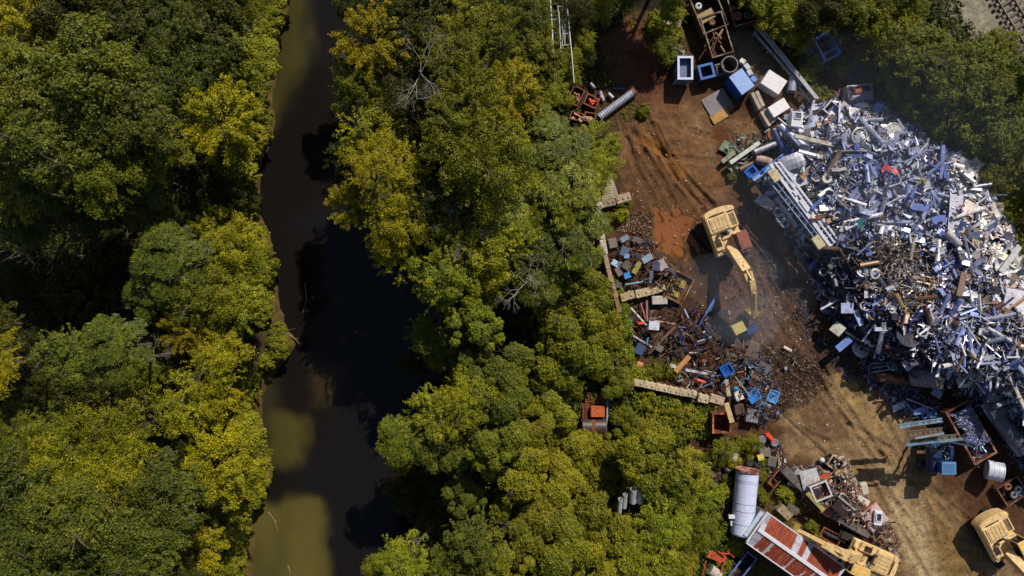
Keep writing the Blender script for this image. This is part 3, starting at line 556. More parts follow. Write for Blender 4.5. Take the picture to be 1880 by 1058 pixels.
# ------------------------------------------------------------------ machines
YEL = S(240, 204, 142); YEL2 = S(226, 184, 112)
def heading(p0, p1):                          # photo direction -> rotation that takes local +Y there
    dx, dy = p1[0]-p0[0], -(p1[1]-p0[1]); return math.atan2(-dx, dy)
def excavator(px, py, rz, label, boomz, reach, trackrot=0.0, bucket=True, sc_=1.0, cabcol=S(150, 84, 62), col=YEL, lf=1.0):
    _p = at(px, py, 2); e = empty('excavator', (_p.x, _p.y, 0), rz); e.scale = (sc_,)*3
    und = MB(); und.m = Matrix.Rotation(trackrot, 4, 'Z')
    und.box((0, 0, .55), (1.5, 2.2, .5), bev=.08); und.tube((0, 0, .7), (0, 0, 1.12), .75, 20)
    und.build('undercarriage', M_PAINT, e, S(70, 52, 34))
    for s in (-1, 1):
        m = MB(); m.m = Matrix.Rotation(trackrot, 4, 'Z')
        prof = []
        for i in range(9): a = math.pi/2+math.pi*i/8; prof.append((-1.95+.42*math.cos(a), .42+.42*math.sin(a)))
        for i in range(9): a = -math.pi/2+math.pi*i/8; prof.append((1.95+.42*math.cos(a), .42+.42*math.sin(a)))
        m.prism(prof, s*1.15-.32, s*1.15+.32)
        for k in range(27): m.box((s*1.15, -2.2+k*.17, .86), (.68, .07, .07))
        for k in (-1, 1):
            for j in range(5):
                m.box((s*1.15, k*2.39, .2+j*.13), (.68, .07, .06))
        m.build('track', M_RUBBER, e, S(62, 52, 42))
    # house with rounded counterweight at the back (-Y)
    m = MB(); cw = []
    for i in range(13): a = math.pi+math.pi*i/12; cw.append((1.42*max(-1, min(1, 1.12*math.cos(a))), -2.15+.62*math.sin(a)))
    m.slab(cw, .98, 2.05); top = [(x*.94, -2.15+(y+2.15)*.9) for x, y in cw]; m.slab(top, 2.05, 2.14); m.build('counterweight', M_MACH, e, col)
    m = MB(); m.box((0, -.35, 1.28), (2.8, 3.6, .3), bev=.04); m.box((.35, -1.35, 1.78), (2.1, 1.55, .74), bev=.1); m.box((-.98, -1.35, 1.68), (.8, 1.5, .55), bev=.07)
    m.box((.98, .2, 1.7), (.78, 1.5, .6), bev=.06); m.box((.98, 1.15, 1.55), (.7, .5, .3), bev=.04); m.box((-.15, -.2, 1.5), (1.2, .7, .3), bev=.05)
    body = m.build('house', M_MACH, e, col)
    m = MB(); m.box((.3, -1.35, 2.17), (1.7, 1.3, .08), bev=.03)
    for k in range(5): m.box((-.35+k*.33, -1.35, 2.225), (.05, 1.2, .04))
    for y in (-1.75, -1.0): m.box((.3, y, 2.235), (1.6, .05, .05))
    m.build('engine_hood', M_MACH, e, tuple(c*.86 for c in col))
    m = MB()
    for k in range(6): m.box((-1.2+.09*k, -1.35, 1.965), (.04, 1.1, .02))
    m.box((1.36, -1.4, 1.75), (.03, 1.2, .4)); m.box((.3, -2.2, 2.16), (1.3, .1, .03)); m.box((.98, .25, 2.02), (.5, .7, .03)); m.build('side_grille', M_PAINT, e, S(48, 40, 30))
    m = MB(); m.tube((.0, -.45, 1.6), (.0, -.45, 2.45), .09, 10); m.tube((.75, -.42, 2.1), (.75, -.42, 2.32), .15, 12); m.build('exhaust', M_PAINT, e, S(70, 62, 54))
    m = MB(); m.box((-.3, -.5, 1.82), (.5, .34, .34), bev=.05); m.build('air_filter', M_MACH, e, S(206, 206, 214))
    m = MB(); m.box((.3, -.46, 1.72), (1.0, .5, .1)); m.build('walkway', M_RUBBER, e, S(40, 34, 30))
    m = MB()
    for x in (.6, 1.36):
        for y in (.0, .9): m.tube((x, y, 1.95), (x, y, 2.3), .02, 5)
    m.tube((.6, 0, 2.3), (.6, .9, 2.3), .02, 5); m.tube((1.36, 0, 2.3), (1.36, .9, 2.3), .02, 5); m.tube((-1.38, -2, 2.2), (-1.38, -.4, 2.2), .025, 5)
    m.build('handrail', M_PAINT, e, S(90, 74, 52))
    # cab, operator's left
    m = MB(); cx, cy = -.95, .75
    m.box((cx, cy, 1.52), (.98, 1.7, .5), bev=.03)
    for a in (-.45, .45):
        for b in (-.8, .8): m.beam((cx+a, cy+b, 1.7), (cx+a*.92, cy+b*.95, 2.85), .09)
    cab = m.build('cab', M_MACH, e, col)
    m = MB(); m.box((cx, cy, 2.25), (.84, 1.5, 1.05)); m.build('window', M_GLASS, cab)
    m = MB(); m.box((cx, cy-.05, 2.9), (1.0, 1.6, .1), bev=.04); m.box((cx, cy+.35, 2.96), (.6, .6, .05), bev=.02); m.build('roof', M_PAINT, cab, cabcol)
    m = MB()
    for k in range(5): m.tube((cx-.42, cy+.98+.0*k, 1.75+.25*k), (cx+.42, cy+.98, 1.75+.25*k), .02, 5)
    m.tube((cx-.42, cy+.98, 1.6), (cx-.42, cy+.9, 2.9), .025, 5); m.tube((cx+.42, cy+.98, 1.6), (cx+.42, cy+.9, 2.9), .025, 5); m.build('front_guard', M_PAINT, cab, S(150, 120, 76))
    # arms in the plane x = .12
    P = [Vector((.12, y*reach, z)) for y, z in boomz]; X0 = .12
    def taper(p, q, w0, w1, t0, t1):
        d = (q-p).normalized(); n_ = Vector((1, 0, 0)).cross(d); vs = []
        for c_, w_, t_ in ((p, w0, t0), (q, w1, t1)):
            for a, b in ((-1, -1), (1, -1), (1, 1), (-1, 1)): vs.append(c_+Vector((a*w_/2, 0, 0))+n_*b*t_/2)
        return vs, [(3, 2, 1, 0), (4, 5, 6, 7), (0, 1, 5, 4), (1, 2, 6, 5), (2, 3, 7, 6), (3, 0, 4, 7)]
    m = MB(); m.add(*taper(P[0], P[1], .66, .78, .55, 1.0)); m.add(*taper(P[1], P[2], .78, .6, 1.0, .55))
    for t in (.15, .5, .85):
        c_ = P[0].lerp(P[1], t); m.box(tuple(c_), (.82, .16, .3)); c_ = P[1].lerp(P[2], t); m.box(tuple(c_), (.7, .14, .28))
    bo = m.build('boom', M_MACH, e, col)
    m = MB(); d = (P[1]-P[0]).normalized()
    for s in (-1, 1):
        m.tube(Vector((X0+s*.42, .9, 1.25)), P[0].lerp(P[1], .35)+Vector((s*.38, 0, -.1)), .12, 10); m.tube(P[0].lerp(P[1], .35)+Vector((s*.38, 0, -.1)), P[1]+Vector((s*.34, 0, -.1)), .06, 8)
    m.tube(P[0].lerp(P[1], .7)+Vector((0, 0, .55)), P[1].lerp(P[2], .45)+Vector((0, 0, .6)), .12, 10); m.tube(P[1].lerp(P[2], .45)+Vector((0, 0, .6)), P[2]+Vector((0, -.5, .55)), .06, 8)
    m.build('hydraulic_cylinder', M_MACH, bo, tuple(c*.9 for c in col))
    m = MB()
    for s in (-.14, .14): m.tube(P[0]+Vector((s, .2, .32)), P[1]+Vector((s, 0, .5)), .03, 6); m.tube(P[1]+Vector((s, 0, .5)), P[2]+Vector((s, 0, .3)), .03, 6)
    m.build('hose', M_RUBBER, bo, S(50, 44, 38))
    m = MB(); b0 = P[2]+(P[2]-P[3]).normalized()*.7+Vector((0, -.15, .12)); m.add(*taper(b0, P[2], .42, .5, .3, .7)); m.add(*taper(P[2], P[3], .5, .38, .7, .34))
    st = m.build('stick', M_MACH, e, col)
    m = MB(); m.tube(P[2].lerp(P[3], .05)+Vector((0, .35, .3)), P[2].lerp(P[3], .7)+Vector((0, .3, .1)), .09, 8); m.tube(P[2].lerp(P[3], .7)+Vector((0, .3, .1)), P[3]+Vector((0, .35, .2)), .05, 8); m.build('hydraulic_cylinder', M_MACH, st, YEL2)
    if bucket:
        m = MB(); m.m = Matrix.Translation(P[3]); prof = [(.15, .1), (.45, -.1), (.55, -.6), (.3, -1.0), (-.2, -1.1), (-.5, -.9), (-.45, -.85), (-.1, -.98), (.22, -.9), (.42, -.55), (.34, -.15), (.1, .0)]
        m.prism(prof, -.4, .4); m.prism([(.15, .1), (.45, -.1), (.55, -.6), (.3, -1.0), (-.2, -1.1), (-.5, -.9)], -.44, -.38); m.prism([(.15, .1), (.45, -.1), (.55, -.6), (.3, -1.0), (-.2, -1.1), (-.5, -.9)], .38, .44)
        bk = m.build('bucket', M_PAINT, e, S(176, 150, 70)); t_ = MB(); t_.m = Matrix.Translation(P[3])
        for k in range(5): t_.box((-.34+k*.17, -.58, -.86), (.07, .26, .06), rx=.3)
        t_.build('tooth', M_RUSTY, bk, S(120, 100, 70))
    return tag(e, label, 'excavator', 'yellow excavators in the scrapyard')
excavator(1336, 435, heading((0, 0), (27, 71)), 'yellow excavator with rusty cab roof working beside the orange puddle', [(.9, 1.9), (3.4, 3.6), (4.8, 3.6), (7.2, 1.7)], 1.0, .35)
excavator(1591, 1030, heading((0, 0), (-92, -39)), 'yellow excavator parked by the shed, its arm stretched left past the roof', [(.9, 1.9), (3.8, 4.3), (5.8, 3.6), (8.2, 2.2)], .82, 0.0, cabcol=S(236, 190, 110), bucket=True)
excavator(1846, 998, heading((0, 0), (47, 88)), 'yellow excavator with exposed left track, cut by the bottom right corner', [(.9, 1.9), (3.6, 4.6), (5.6, 4.2), (7.6, 1.4)], 1.0, .2, cabcol=S(244, 200, 110))

# blue material handler with folded lattice arms
h = empty('material_handler', at(1703, 833, 0), 0)
m = MB(); m.box((0, 0, 1.5), (2.0, 2.6, .5), bev=.06); m.box((-.55, -.2, 2.0), (.75, 1.9, .6), bev=.06); m.box((.75, .1, 2.0), (.35, 2.2, .7), bev=.04); m.build('chassis', M_PAINT, h, S(20, 50, 96))
m = MB(); m.box((.0, -.55, 2.45), (1.15, 1.0, 1.1), bev=.05); cb = m.build('cab', M_PAINT, h, S(26, 74, 130))
m = MB(); m.box((0, -.55, 3.06), (1.25, 1.1, .08), bev=.02)
for k in range(6): m.box((-.42+k*.17, -.55, 3.13), (.07, .8, .05))
m.build('roof', M_CLEAN, cb, S(96, 140, 186))
m = MB()
for k in range(26): a = rnd.uniform(-.7, .7); b = rnd.uniform(.1, 1.15); m.tube((a, b, 1.8+rnd.uniform(0, .5)), (a+rnd.uniform(-.4, .4), b+rnd.uniform(-.35, .35), 1.9+rnd.uniform(0, .6)), .05, 6)
m.build('engine', M_METAL, h, S(96, 120, 130))
for x in (-1, 1):
    for y in (-.9, .9):
        m = MB(); m.tube((x*.95-.16, y, .5), (x*.95+.16, y, .5), .5, 16); wh = m.build('wheel', M_RUBBER, h, S(38, 36, 36)); m = MB(); m.tube((x*.95-.18, y, .5), (x*.95+.18, y, .5), .24, 12); m.build('rim', M_PAINT, wh, S(40, 90, 140))
m = MB(); m.beam((0, 1.0, 1.8), (-.3, 2.2, 4.2), .2, .2); m.build('mast', M_PAINT, h, S(24, 50, 84))
tag(h, 'blue material handler with pale blue slatted cab roof', 'material handler')
LATCOL = [S(120, 150, 162), S(110, 100, 86), S(150, 166, 172), S(112, 102, 88), S(96, 146, 176)]
for i, (a, b, z, wd) in enumerate([((1650,783),(1730,771),4.2,.28),((1668,797),(1731,790),4.4,.42),((1680,805),(1733,796),4.7,.14),((1661,812),(1757,803),4.3,.46),((1662,818),(1725,811),4.8,.14),((1724,811),(1768,806),4.9,.2)]):
    p = at(*a, z); q = at(*b, z+.4); m = MB(); L = (q-p)
    if wd > .25:
        n_ = Vector((-L.y, L.x, 0)).normalized()*wd
        for s in (-1, 1): m.beam(p-p+n_*s*.5, L+n_*s*.5, .09, .12)
        for k in range(12): m.beam(L*(k/12)+n_*.5*(1 if k % 2 else -1), L*((k+1)/12)+n_*.5*(-1 if k % 2 else 1), .06, .05)
        for k in range(7): m.box(tuple(L*((k+.5)/7)+Vector((0, 0, -.03))), (L.length/9, wd*.8, .08), rz=math.atan2(L.y, L.x), M=None)
    else: m.beam((0, 0, 0), L, wd, wd)
    o = m.build('lattice_arm', M_PAINT, None, LATCOL[i % 5], p); tag(o, ['pale blue lattice arm, northmost of the arms above the blue handler', 'short brown lattice arm, second of the arms above the handler', 'thin grey tube between the two brown lattice arms', 'longest brown lattice arm, nearest the blue handler', 'thin pale blue bar along the front arm above handler', 'pale blue arm tip reaching the rusty skip'][i], 'steel arm', 'lattice arms of the blue handler')
# posts carrying those arms and the tall grab
m = MB(); b0 = at(1695, 800, 0)
for px, py in ((1690,800),(1720,795),(1735,800),(1672,808)):
    p = at(px, py, 0); m.beam((p.x-b0.x, p.y-b0.y, 0), (p.x-b0.x, p.y-b0.y, 4.2), .18, .18)
m.beam((-.6, .4, 4.1), (1.7, 0, 4.1), .14, .14); tag(m.build('support_frame', M_PAINT, None, S(52, 70, 84), b0), 'dark steel trestle holding up the lattice arms', 'trestle')

# rusty roller
r_ = empty('road_roller', at(1090, 765, .9), 0)
m = MB(); m.tube((-1.05, -.95, .0), (1.05, -.95, .0), .85, 28); dr = m.build('drum', M_PAINT, r_, S(64, 52, 50)); m = MB(); m.tube((-.25, -.95, 0), (.1, -.95, 0), .856, 28); m.tube((-1.1, -.95, 0), (-1.05, -.95, 0), .8, 20); m.build('drum_band', M_RUSTY, dr, S(120, 62, 40))
m = MB(); m.box((.1, .55, -.3), (1.8, 2.2, .8), bev=.05); m.box((-.95, .1, .1), (.2, 2.2, .2)); m.build('body', M_RUSTY, r_, S(120, 60, 34))
m = MB(); m.box((.28, .55, .45), (1.25, 1.0, .5), bev=.05); m.build('hood', M_PAINT, r_, S(196, 98, 52))
m = MB(); m.box((.75, 1.85, .45), (.5, .42, .3), bev=.1); m.box((.75, 2.1, .6), (.5, .12, .5), bev=.05); m.build('seat', M_CLEAN, r_, S(196, 30, 74))
m = MB(); m.beam((1.15, -.3, .4), (1.2, 2.1, .5), .12, .12); m.beam((1.1, -1.8, .0), (1.15, -.3, .4), .1, .3); m.build('rail', M_CLEAN, r_, S(150, 160, 200))
m = MB(); m.tube((-.5, 1.4, .2), (.9, 1.1, .3), .05, 6); m.tube((-.6, 2.0, .2), (-.2, 1.4, .2), .05, 6); m.torus((-.45, 2.0, .3), .2, .03); m.build('steering_gear', M_RUSTY, r_, S(140, 84, 50))
tag(r_, 'rusty road roller with black drum sunk among the vines', 'road roller')

# shed with rusty corrugated roof
_p = at(1461, 1020, 2.8); sh = empty('shed', (_p.x, _p.y, 0), math.atan2(-100, 142))
Lh, Wd, ht = 8.0, 3.0, 2.5
m = MB(); m.box((0, 0, ht/2), (Lh, Wd-.1, ht)); m.build('wall', M_PAINT, sh, S(150, 150, 158))
M_ROOF = painted('rusted_corrugated_roof', .6, 0, .0, dirt=.15)
def roofmat():
    n = N('rusted_roof_sheets'); tc = n.n('TexCoord'); sp = n.n('SeparateXYZ'); n.l(tc, 3, sp, 0)
    st = n.n('Math', operation='MULTIPLY'); n.l(sp, 0, st, 0); st.inputs[1].default_value = .95; fl = n.n('Math', operation='FLOOR'); n.l(st, 0, fl, 0)
    sg = n.n('Math', operation='SIGN'); n.l(sp, 1, sg, 0); cb_ = n.n('CombineXYZ'); n.l(fl, 0, cb_, 0); n.l(sg, 0, cb_, 1)
    wn = n.n('TexWhiteNoise'); n.l(cb_, 0, wn, 0); mq = n.n('Mapping'); n.l(tc, 3, mq, 0); mq.inputs['Scale'].default_value = (3.2, .7, 1); no = n.noise(1.1, 6, .7, (mq, 0)); ad = n.n('Math', operation='MULTIPLY_ADD'); n.l(wn, 0, ad, 0); ad.inputs[1].default_value = .5; n.l(no, 0, ad, 2)
    r = n.ramp(ad, 0, [(.44, (0, 0, 0)), (.47, (1, 1, 1))]); mp = n.n('Mapping'); n.l(tc, 3, mp, 0); mp.inputs['Scale'].default_value = (7, .9, 1); n2 = n.noise(1.2, 6, .75, (mp, 0)); rr = n.ramp(n2, 0, [(.3, S(92, 40, 26)), (.5, S(140, 62, 38)), (.7, S(176, 98, 66))])
    m = n.mix((r, 0), S(214, 212, 222), (rr, 0)); n.l(m, 2, n.b, 'Base Color'); n.p(Roughness=.6); return n.m
M_ROOF = roofmat()
for s, rust_, lo_, hi_, lb_r in [(s_, ru_, a_, b_, None) for s_ in (-1, 1) for ru_, a_, b_ in ([(0, 0, 4), (1, 4, 26), (0, 26, 31), (1, 31, 35), (0, 35, 39), (1, 39, 63), (0, 63, 64)] if s_ > 0 else [(0, 0, 6), (1, 6, 13), (0, 13, 15), (1, 15, 31), (0, 31, 32), (1, 32, 48), (0, 48, 49), (1, 49, 64)])]:
    m = MB(); n_ = 64
    for k in range(lo_, hi_):
        x0 = -Lh/2-.15+k*(Lh+.3)/n_; x1 = x0+(Lh+.3)/n_; up = .07
        z = [(.02, ht+.62), (s*(Wd/2+.1), ht+.06)]; xm = (x0+x1)/2
        for (a, za), (b, zb) in (((x0, 0), (xm, up)), ((xm, up), (x1, 0))):
            m.add([(a, s*.02, z[0][1]+za), (b, s*.02, z[0][1]+zb), (b, z[1][0], z[1][1]+zb), (a, z[1][0], z[1][1]+za)], [(0, 1, 2, 3) if s < 0 else (3, 2, 1, 0)])
    m.build('roof', M_ROOF if rust_ else M_PAINT, sh, S(196, 196, 206))
m = MB(); m.box((0, 0, ht+.66), (Lh+.35, .34, .07), bev=.02)
for s in (-1, 1): m.box((0, s*(Wd/2+.12), ht+.08), (Lh+.35, .1, .12)); m.box((s*(Lh/2+.17), 0, ht+.2), (.12, Wd, .2))
m.build('roof_trim', M_CLEAN, sh, S(216, 214, 220))
m = MB(); m.prism([(-Wd/2, ht), (Wd/2, ht), (0, ht+.58)], -Lh/2, Lh/2); m.build('gable', M_PAINT, sh, S(190, 192, 204))
m = MB(); m.box((-Lh/2-.3, .1, ht-.25), (.5, 2.6, .1), ry=.15); m.build('awning', M_CLEAN, sh, S(190, 200, 214))
tag(sh, 'long white shed with rust red corrugated ridge roof', 'shed')

# white tank
tk = empty('storage_tank', at(1369, 922, 0), 0); a = at(1375, 866, 1.6)-tk.location; b = at(1364, 981, 1.6)-tk.location; a.z = b.z = 1.25
m = MB(); m.tube(a, b, 1.0, 32, .98); d_ = (b-a).normalized()
for k in range(1, 4): m.tube(b+d_*(.10*(k-1)), b+d_*.10*k, .98*math.sqrt(1-((k-1)/3)**2*.9), 32, .98*math.sqrt(max(.0, 1-(k/3)**2*.9)))
m.build('tank_body', M_CLEAN, tk, S(206, 212, 238))
m = MB(); m.tube(a-d_*.12, a+d_*.05, 1.12, 32, hollow=.14); m.tube(a-d_*.1, a-d_*.02, 1.0, 24); m.build('flange', M_RUSTY, tk, S(190, 140, 120))
m = MB()
for t in (.14, .17, .5, .62, .83): m.tube(a.lerp(b, t), a.lerp(b, t)+d_*.03, 1.012, 32)
m.build('seam', M_CLEAN, tk, S(150, 152, 176))
m = MB(); c_ = a.lerp(b, .72); m.beam(c_+Vector((-.9, 0, .3)), c_+Vector((-1.45, 0, .35)), .3, .25); m.box(tuple(a.lerp(b, .84)+Vector((-1.0, 0, 0))), (.25, .4, .4)); m.build('nozzle', M_CLEAN, tk, S(214, 214, 224))
m = MB(); m.box(tuple(a.lerp(b, .2)+Vector((0, 0, -.95))), (1.3, .3, .6)); m.box(tuple(a.lerp(b, .8)+Vector((0, 0, -.95))), (1.3, .3, .6)); m.build('saddle', M_CONC, tk, S(120, 110, 100))
tag(tk, 'big white horizontal storage tank with rusty flange end', 'storage tank')

# ------------------------------------------------------------------ concrete blocks
CONC = S(172, 156, 134)
def block(p, q, wd, ht, z, label, group, col=CONC, knobs=2, side=False, cat='concrete block'):
    a = at(*p, z+ht); b = at(*q, z+ht); L = (b-a).length; c_ = (a+b)/2; m = MB(); m.box((0, 0, ht/2), (L*.985, wd, ht), bev=.05)
    for k in range(knobs):
        x = -L/2+L*(k+.5)/knobs
        m.tube((x, 0, ht), (x, 0, ht+.09), .13, 10, .09)
        if side: m.tube((x, wd/2, ht*.55), (x, wd/2+.1, ht*.55), .13, 10, .07); m.tube((x, -wd/2, ht*.55), (x, -wd/2-.1, ht*.55), .13, 10, .07)
    f = rnd.uniform(.85, 1.1); o = m.build(cat.replace(' ', '_'), M_CONC, None, tuple(x*f for x in col), (c_.x, c_.y, z), math.atan2(b.y-a.y, b.x-a.x)); return tag(o, label, cat, group)
wp = [(1161,702),(1182,706),(1204,711),(1227,716),(1248,721),(1271,724),(1279,727)]
for i in range(6): block(wp[i], wp[i+1], .62, 1.15, 0, f'knobbed tan block in the south dividing wall, {["at its vine covered west end", "next to the vine covered end block", "third from the vines", "third from the rubble end", "near its broken east end", "smallest, at the step in the wall"][i]}', 'blocks of the south dividing wall', S(196, 176, 142), 2, True)
block((1282,731),(1302,735),.75,.95,0,'grey block set back after the step in the south wall','blocks of the south dividing wall',S(190,172,142),2,True)
block((1304,731),(1330,738),.8,.8,0,'broken rounded last block of the south wall by the rusty bin','blocks of the south dividing wall',S(186,158,138),1,False)
lw = [(1098,388),(1102,414),(1106,440),(1111,468),(1117,495),(1124,520),(1131,548),(1138,575)]
for i in range(7): block(lw[i], lw[i+1], .42 if i > 2 else .55, 1.5, 0, f'narrow pale block in the west boundary wall, {["at its top corner", "just below the top corner", "beside the grey sheet pile", "above the first vines", "half hidden by vines", "beside the stone row", "vine covered southern end"][i]}', 'blocks of the west boundary wall', [S(196,182,160), S(200,186,166), S(196,184,166), S(170,150,126), S(176,146,118), S(166,132,104), S(150,116,88)][i], 0)
block((1094,364),(1104,384),.55,1.3,0,'white corner block at the top of the west wall','blocks of the west boundary wall',S(206,200,196),0)
block((1105,374),(1130,369),.8,.8,0,'knobbed block left of its twin below the plank stack','blocks below the plank stack',S(150,132,108),3)
block((1131,368),(1158,360),.8,.8,0,'knobbed block right of its twin below the plank stack','blocks below the plank stack',S(176,154,128),3)
for i in range(9):
    t = i/8; xl = 1118-14*t; xr = 1124+12*t; y = 326+38*t
    block((xl, y+1), (xr, y-3), .28, .22+.02*i, .9-.06*i, f'grey plank, {["topmost and shortest", "second from the top", "third from the top", "fourth from the top", "in the very middle", "fourth from the bottom", "third from the bottom", "second from the bottom", "longest and lowest"][i]} in the fanned plank stack', 'planks of the fanned stack', S(186,172,148), 0, cat='plank')
block((1140,548),(1165,540),.75,.8,0,'tan knobbed block at the west end of the short stone row','stone row between the two scrap piles',S(196,174,134),2,True)
block((1167,541),(1194,535),.75,.8,0,'tan knobbed block in the middle of the short stone row','stone row between the two scrap piles',S(200,180,144),2,True)
block((1194,537),(1222,528),.55,.7,0,'thin knobbed block at the east end of the short stone row','stone row between the two scrap piles',S(186,166,134),3,True)
block((1197,552),(1226,551),.8,.6,0,'rounded white grey block under the short stone row','loose blocks',S(200,192,184),0)
for i, (p, q) in enumerate([((1381,170),(1396,201)),((1389,167),(1402,196)),((1398,204),(1414,232)),((1405,200),(1419,226)),((1412,203),(1424,222))]): block(p, q, .36, .7, 0, f'long pale beam block of the bunker wall, {["upper pair, left", "upper pair, right", "lower set, left", "lower set, middle", "lower set, right"][i]}', 'bunker wall under the blue box', S(190,176,158), 0, cat='concrete beam')
for i, (p, q) in enumerate([((1378,335),(1402,378)),((1404,382),(1424,414)),((1424,418),(1446,466)),((1448,470),(1462,510)),((1466,478),(1480,506))]): block(p, q, .75, .95, 0, f'dark brown weathered timber baulk along the heap edge, {["northmost", "second from the north", "middle one", "second from the south", "southmost"][i]}', 'timber baulks along the heap', S(84,54,38), 0, cat='timber baulk')
bw = [(1440,862),(1462,884),(1486,905),(1508,926),(1530,946),(1552,957),(1574,970),(1598,982)]
for i in range(7): block(bw[i], bw[i+1], .8, 1.25, 0, f'dark block of the low wall under the south pile, {["by the green post", "second from the green post", "third from the green post", "in the middle", "third from the excavator", "second from the excavator", "nearest the parked excavator"][i]}', 'wall blocks of the south pile', S(112,104,98), 0)
block((1432,932),(1452,952),.8,.8,0,'pale knobbed block lying in the weeds above the shed','loose blocks',S(160,140,110),2)
block((1446,930),(1466,942),.7,.8,0,'dark knobbed block between weeds and the south wall','loose blocks',S(110,98,84),2)
for i, (p, q) in enumerate([((1606,986),(1620,996)),((1620,990),(1634,1004)),((1626,1004),(1642,1016)),((1618,1000),(1630,1014)),((1636,1014),(1648,1026))]): block(p, q, .6, .7, 0, f'rounded rubble block behind the parked excavator, {["nearest the rusty sheets", "second along", "middle one", "inner one", "farthest south"][i]}', 'rubble blocks by the south pile', S(196,180,166), 0)
# ------------------------------------------------------------------ railway
rt = empty('railway_track', at(1850, 40, .15), 0)
def off(p, q, t): return at(p[0]+(q[0]-p[0])*t, p[1]+(q[1]-p[1])*t, .15)-rt.location
A0, A1 = (1770,-95), (1990,265); B0, B1 = (1801,-95), (2021,265)
for P0, P1 in ((A0, A1), (B0, B1)):
    m = MB(); p = off(P0, P1, 0)+Vector((0, 0, .2)); q = off(P0, P1, 1)+Vector((0, 0, .2)); m.beam(p, q, .07, .14); m.beam(p-Vector((0, 0, .07)), q-Vector((0, 0, .07)), .14, .03); m.build('rail', M_METAL, rt, S(150, 132, 118))
for k in range(34):
    t = (k+.5)/34; a = off(A0, A1, t); b = off(B0, B1, t); d_ = (b-a).normalized(); L_ = (A1[0]-A0[0], -(A1[1]-A0[1])); nv = Vector((-L_[1], L_[0], 0)).normalized(); c_ = (a+b)/2
    m = MB(); m.beam(c_-nv*1.3, c_+nv*1.3, .24, .16); m.build('sleeper', M_WOOD, rt, S(112, 96, 86))
tag(rt, 'pair of steel rails on timber sleepers in grey ballast', 'railway track')
# long white rails at the top
for i, (P_, z, w_) in enumerate([([(1009,-20),(1014,60),(1019,160)],4.6,.07),([(983,-10),(988,50),(991,84)],4.0,.04),([(1039,-10),(1046,60),(1052,125),(1054,152)],4.2,.045),([(1026,20),(1030,95)],4.2,.04)]):
    m = MB(); b0 = at(*P_[0], z)
    for k in range(len(P_)-1): m.tube(at(*P_[k], z)-b0, at(*P_[k+1], z)-b0, w_, 6)
    for k in range(len(P_)): p = at(*P_[k], z)-b0; m.tube(p, (p.x, p.y, -z), w_*.8, 6)
    if i == 0: p = at(1009+4, 36, z)-b0; m.tube(p, p+Vector((.3, 0, 0)), .04, 6); p = at(1019, 158, z)-b0; m.tube(p-Vector((.3, 0, 0)), p+Vector((.05, 0, 0)), .05, 6)
    tag(m.build('pipe_rail', M_CLEAN, None, S(214, 212, 206), b0), ['thickest white pipe rail running down through the treetops', 'thin white pipe rail farthest left at the top edge', 'long thin white pipe rail ending at the orange crates', 'short white pipe rail beside the ladder frame'][i], 'pipe rail', 'white pipe rails at the top edge')
m = MB(); b0 = at(1033, 12, 4)
for x0, y0, x1, y1 in ((1024,12,1026,36),(1033,12,1032,38),(1040,12,1040,38),(1024,12,1040,12),(1026,38,1040,38),(1034,62,1032,84),(1044,62,1046,82),(1032,84,1046,82),(1034,62,1044,62),(1037,45,1037,82),(1032,45,1034,62),(1044,40,1046,62)): m.tube(at(x0, y0, 4)-b0, at(x1, y1, 4)-b0, .04, 5)
for x in (1026, 1044): p = at(x, 60, 4)-b0; m.tube(p, (p.x, p.y, -4), .05, 5)
tag(m.build('ladder_frame', M_CLEAN, None, S(190, 188, 186), b0), 'small white tubular ladder frame between the pipe rails', 'frame')
for i, (a_, b_, z) in enumerate([((1390,50),(1498,182),1.1),((1396,50),(1502,182),1.1),((1384,60),(1470,158),.7),((1466,160),(1488,186),.7)]):
    p = at(*a_, z); q = at(*b_, z); m = MB(); m.beam((0, 0, 0), q-p, .16, .2)
    for t in (.02, .33, .66, .98): c_ = (q-p)*t; m.beam(c_, (c_.x, c_.y, -z), .12, .12, up=(0, 1, 0))
    tag(m.build('guard_rail', M_PAINT, None, S(176, 176, 180), p), ['pale guard rail, west of the long close pair by the scrub', 'pale guard rail, east of the long close pair by the scrub', 'lower grey rail on the gravel side of the pair', 'short rail stub ending at the white appliances'][i], 'guard rail', 'guard rails beside the scrub')
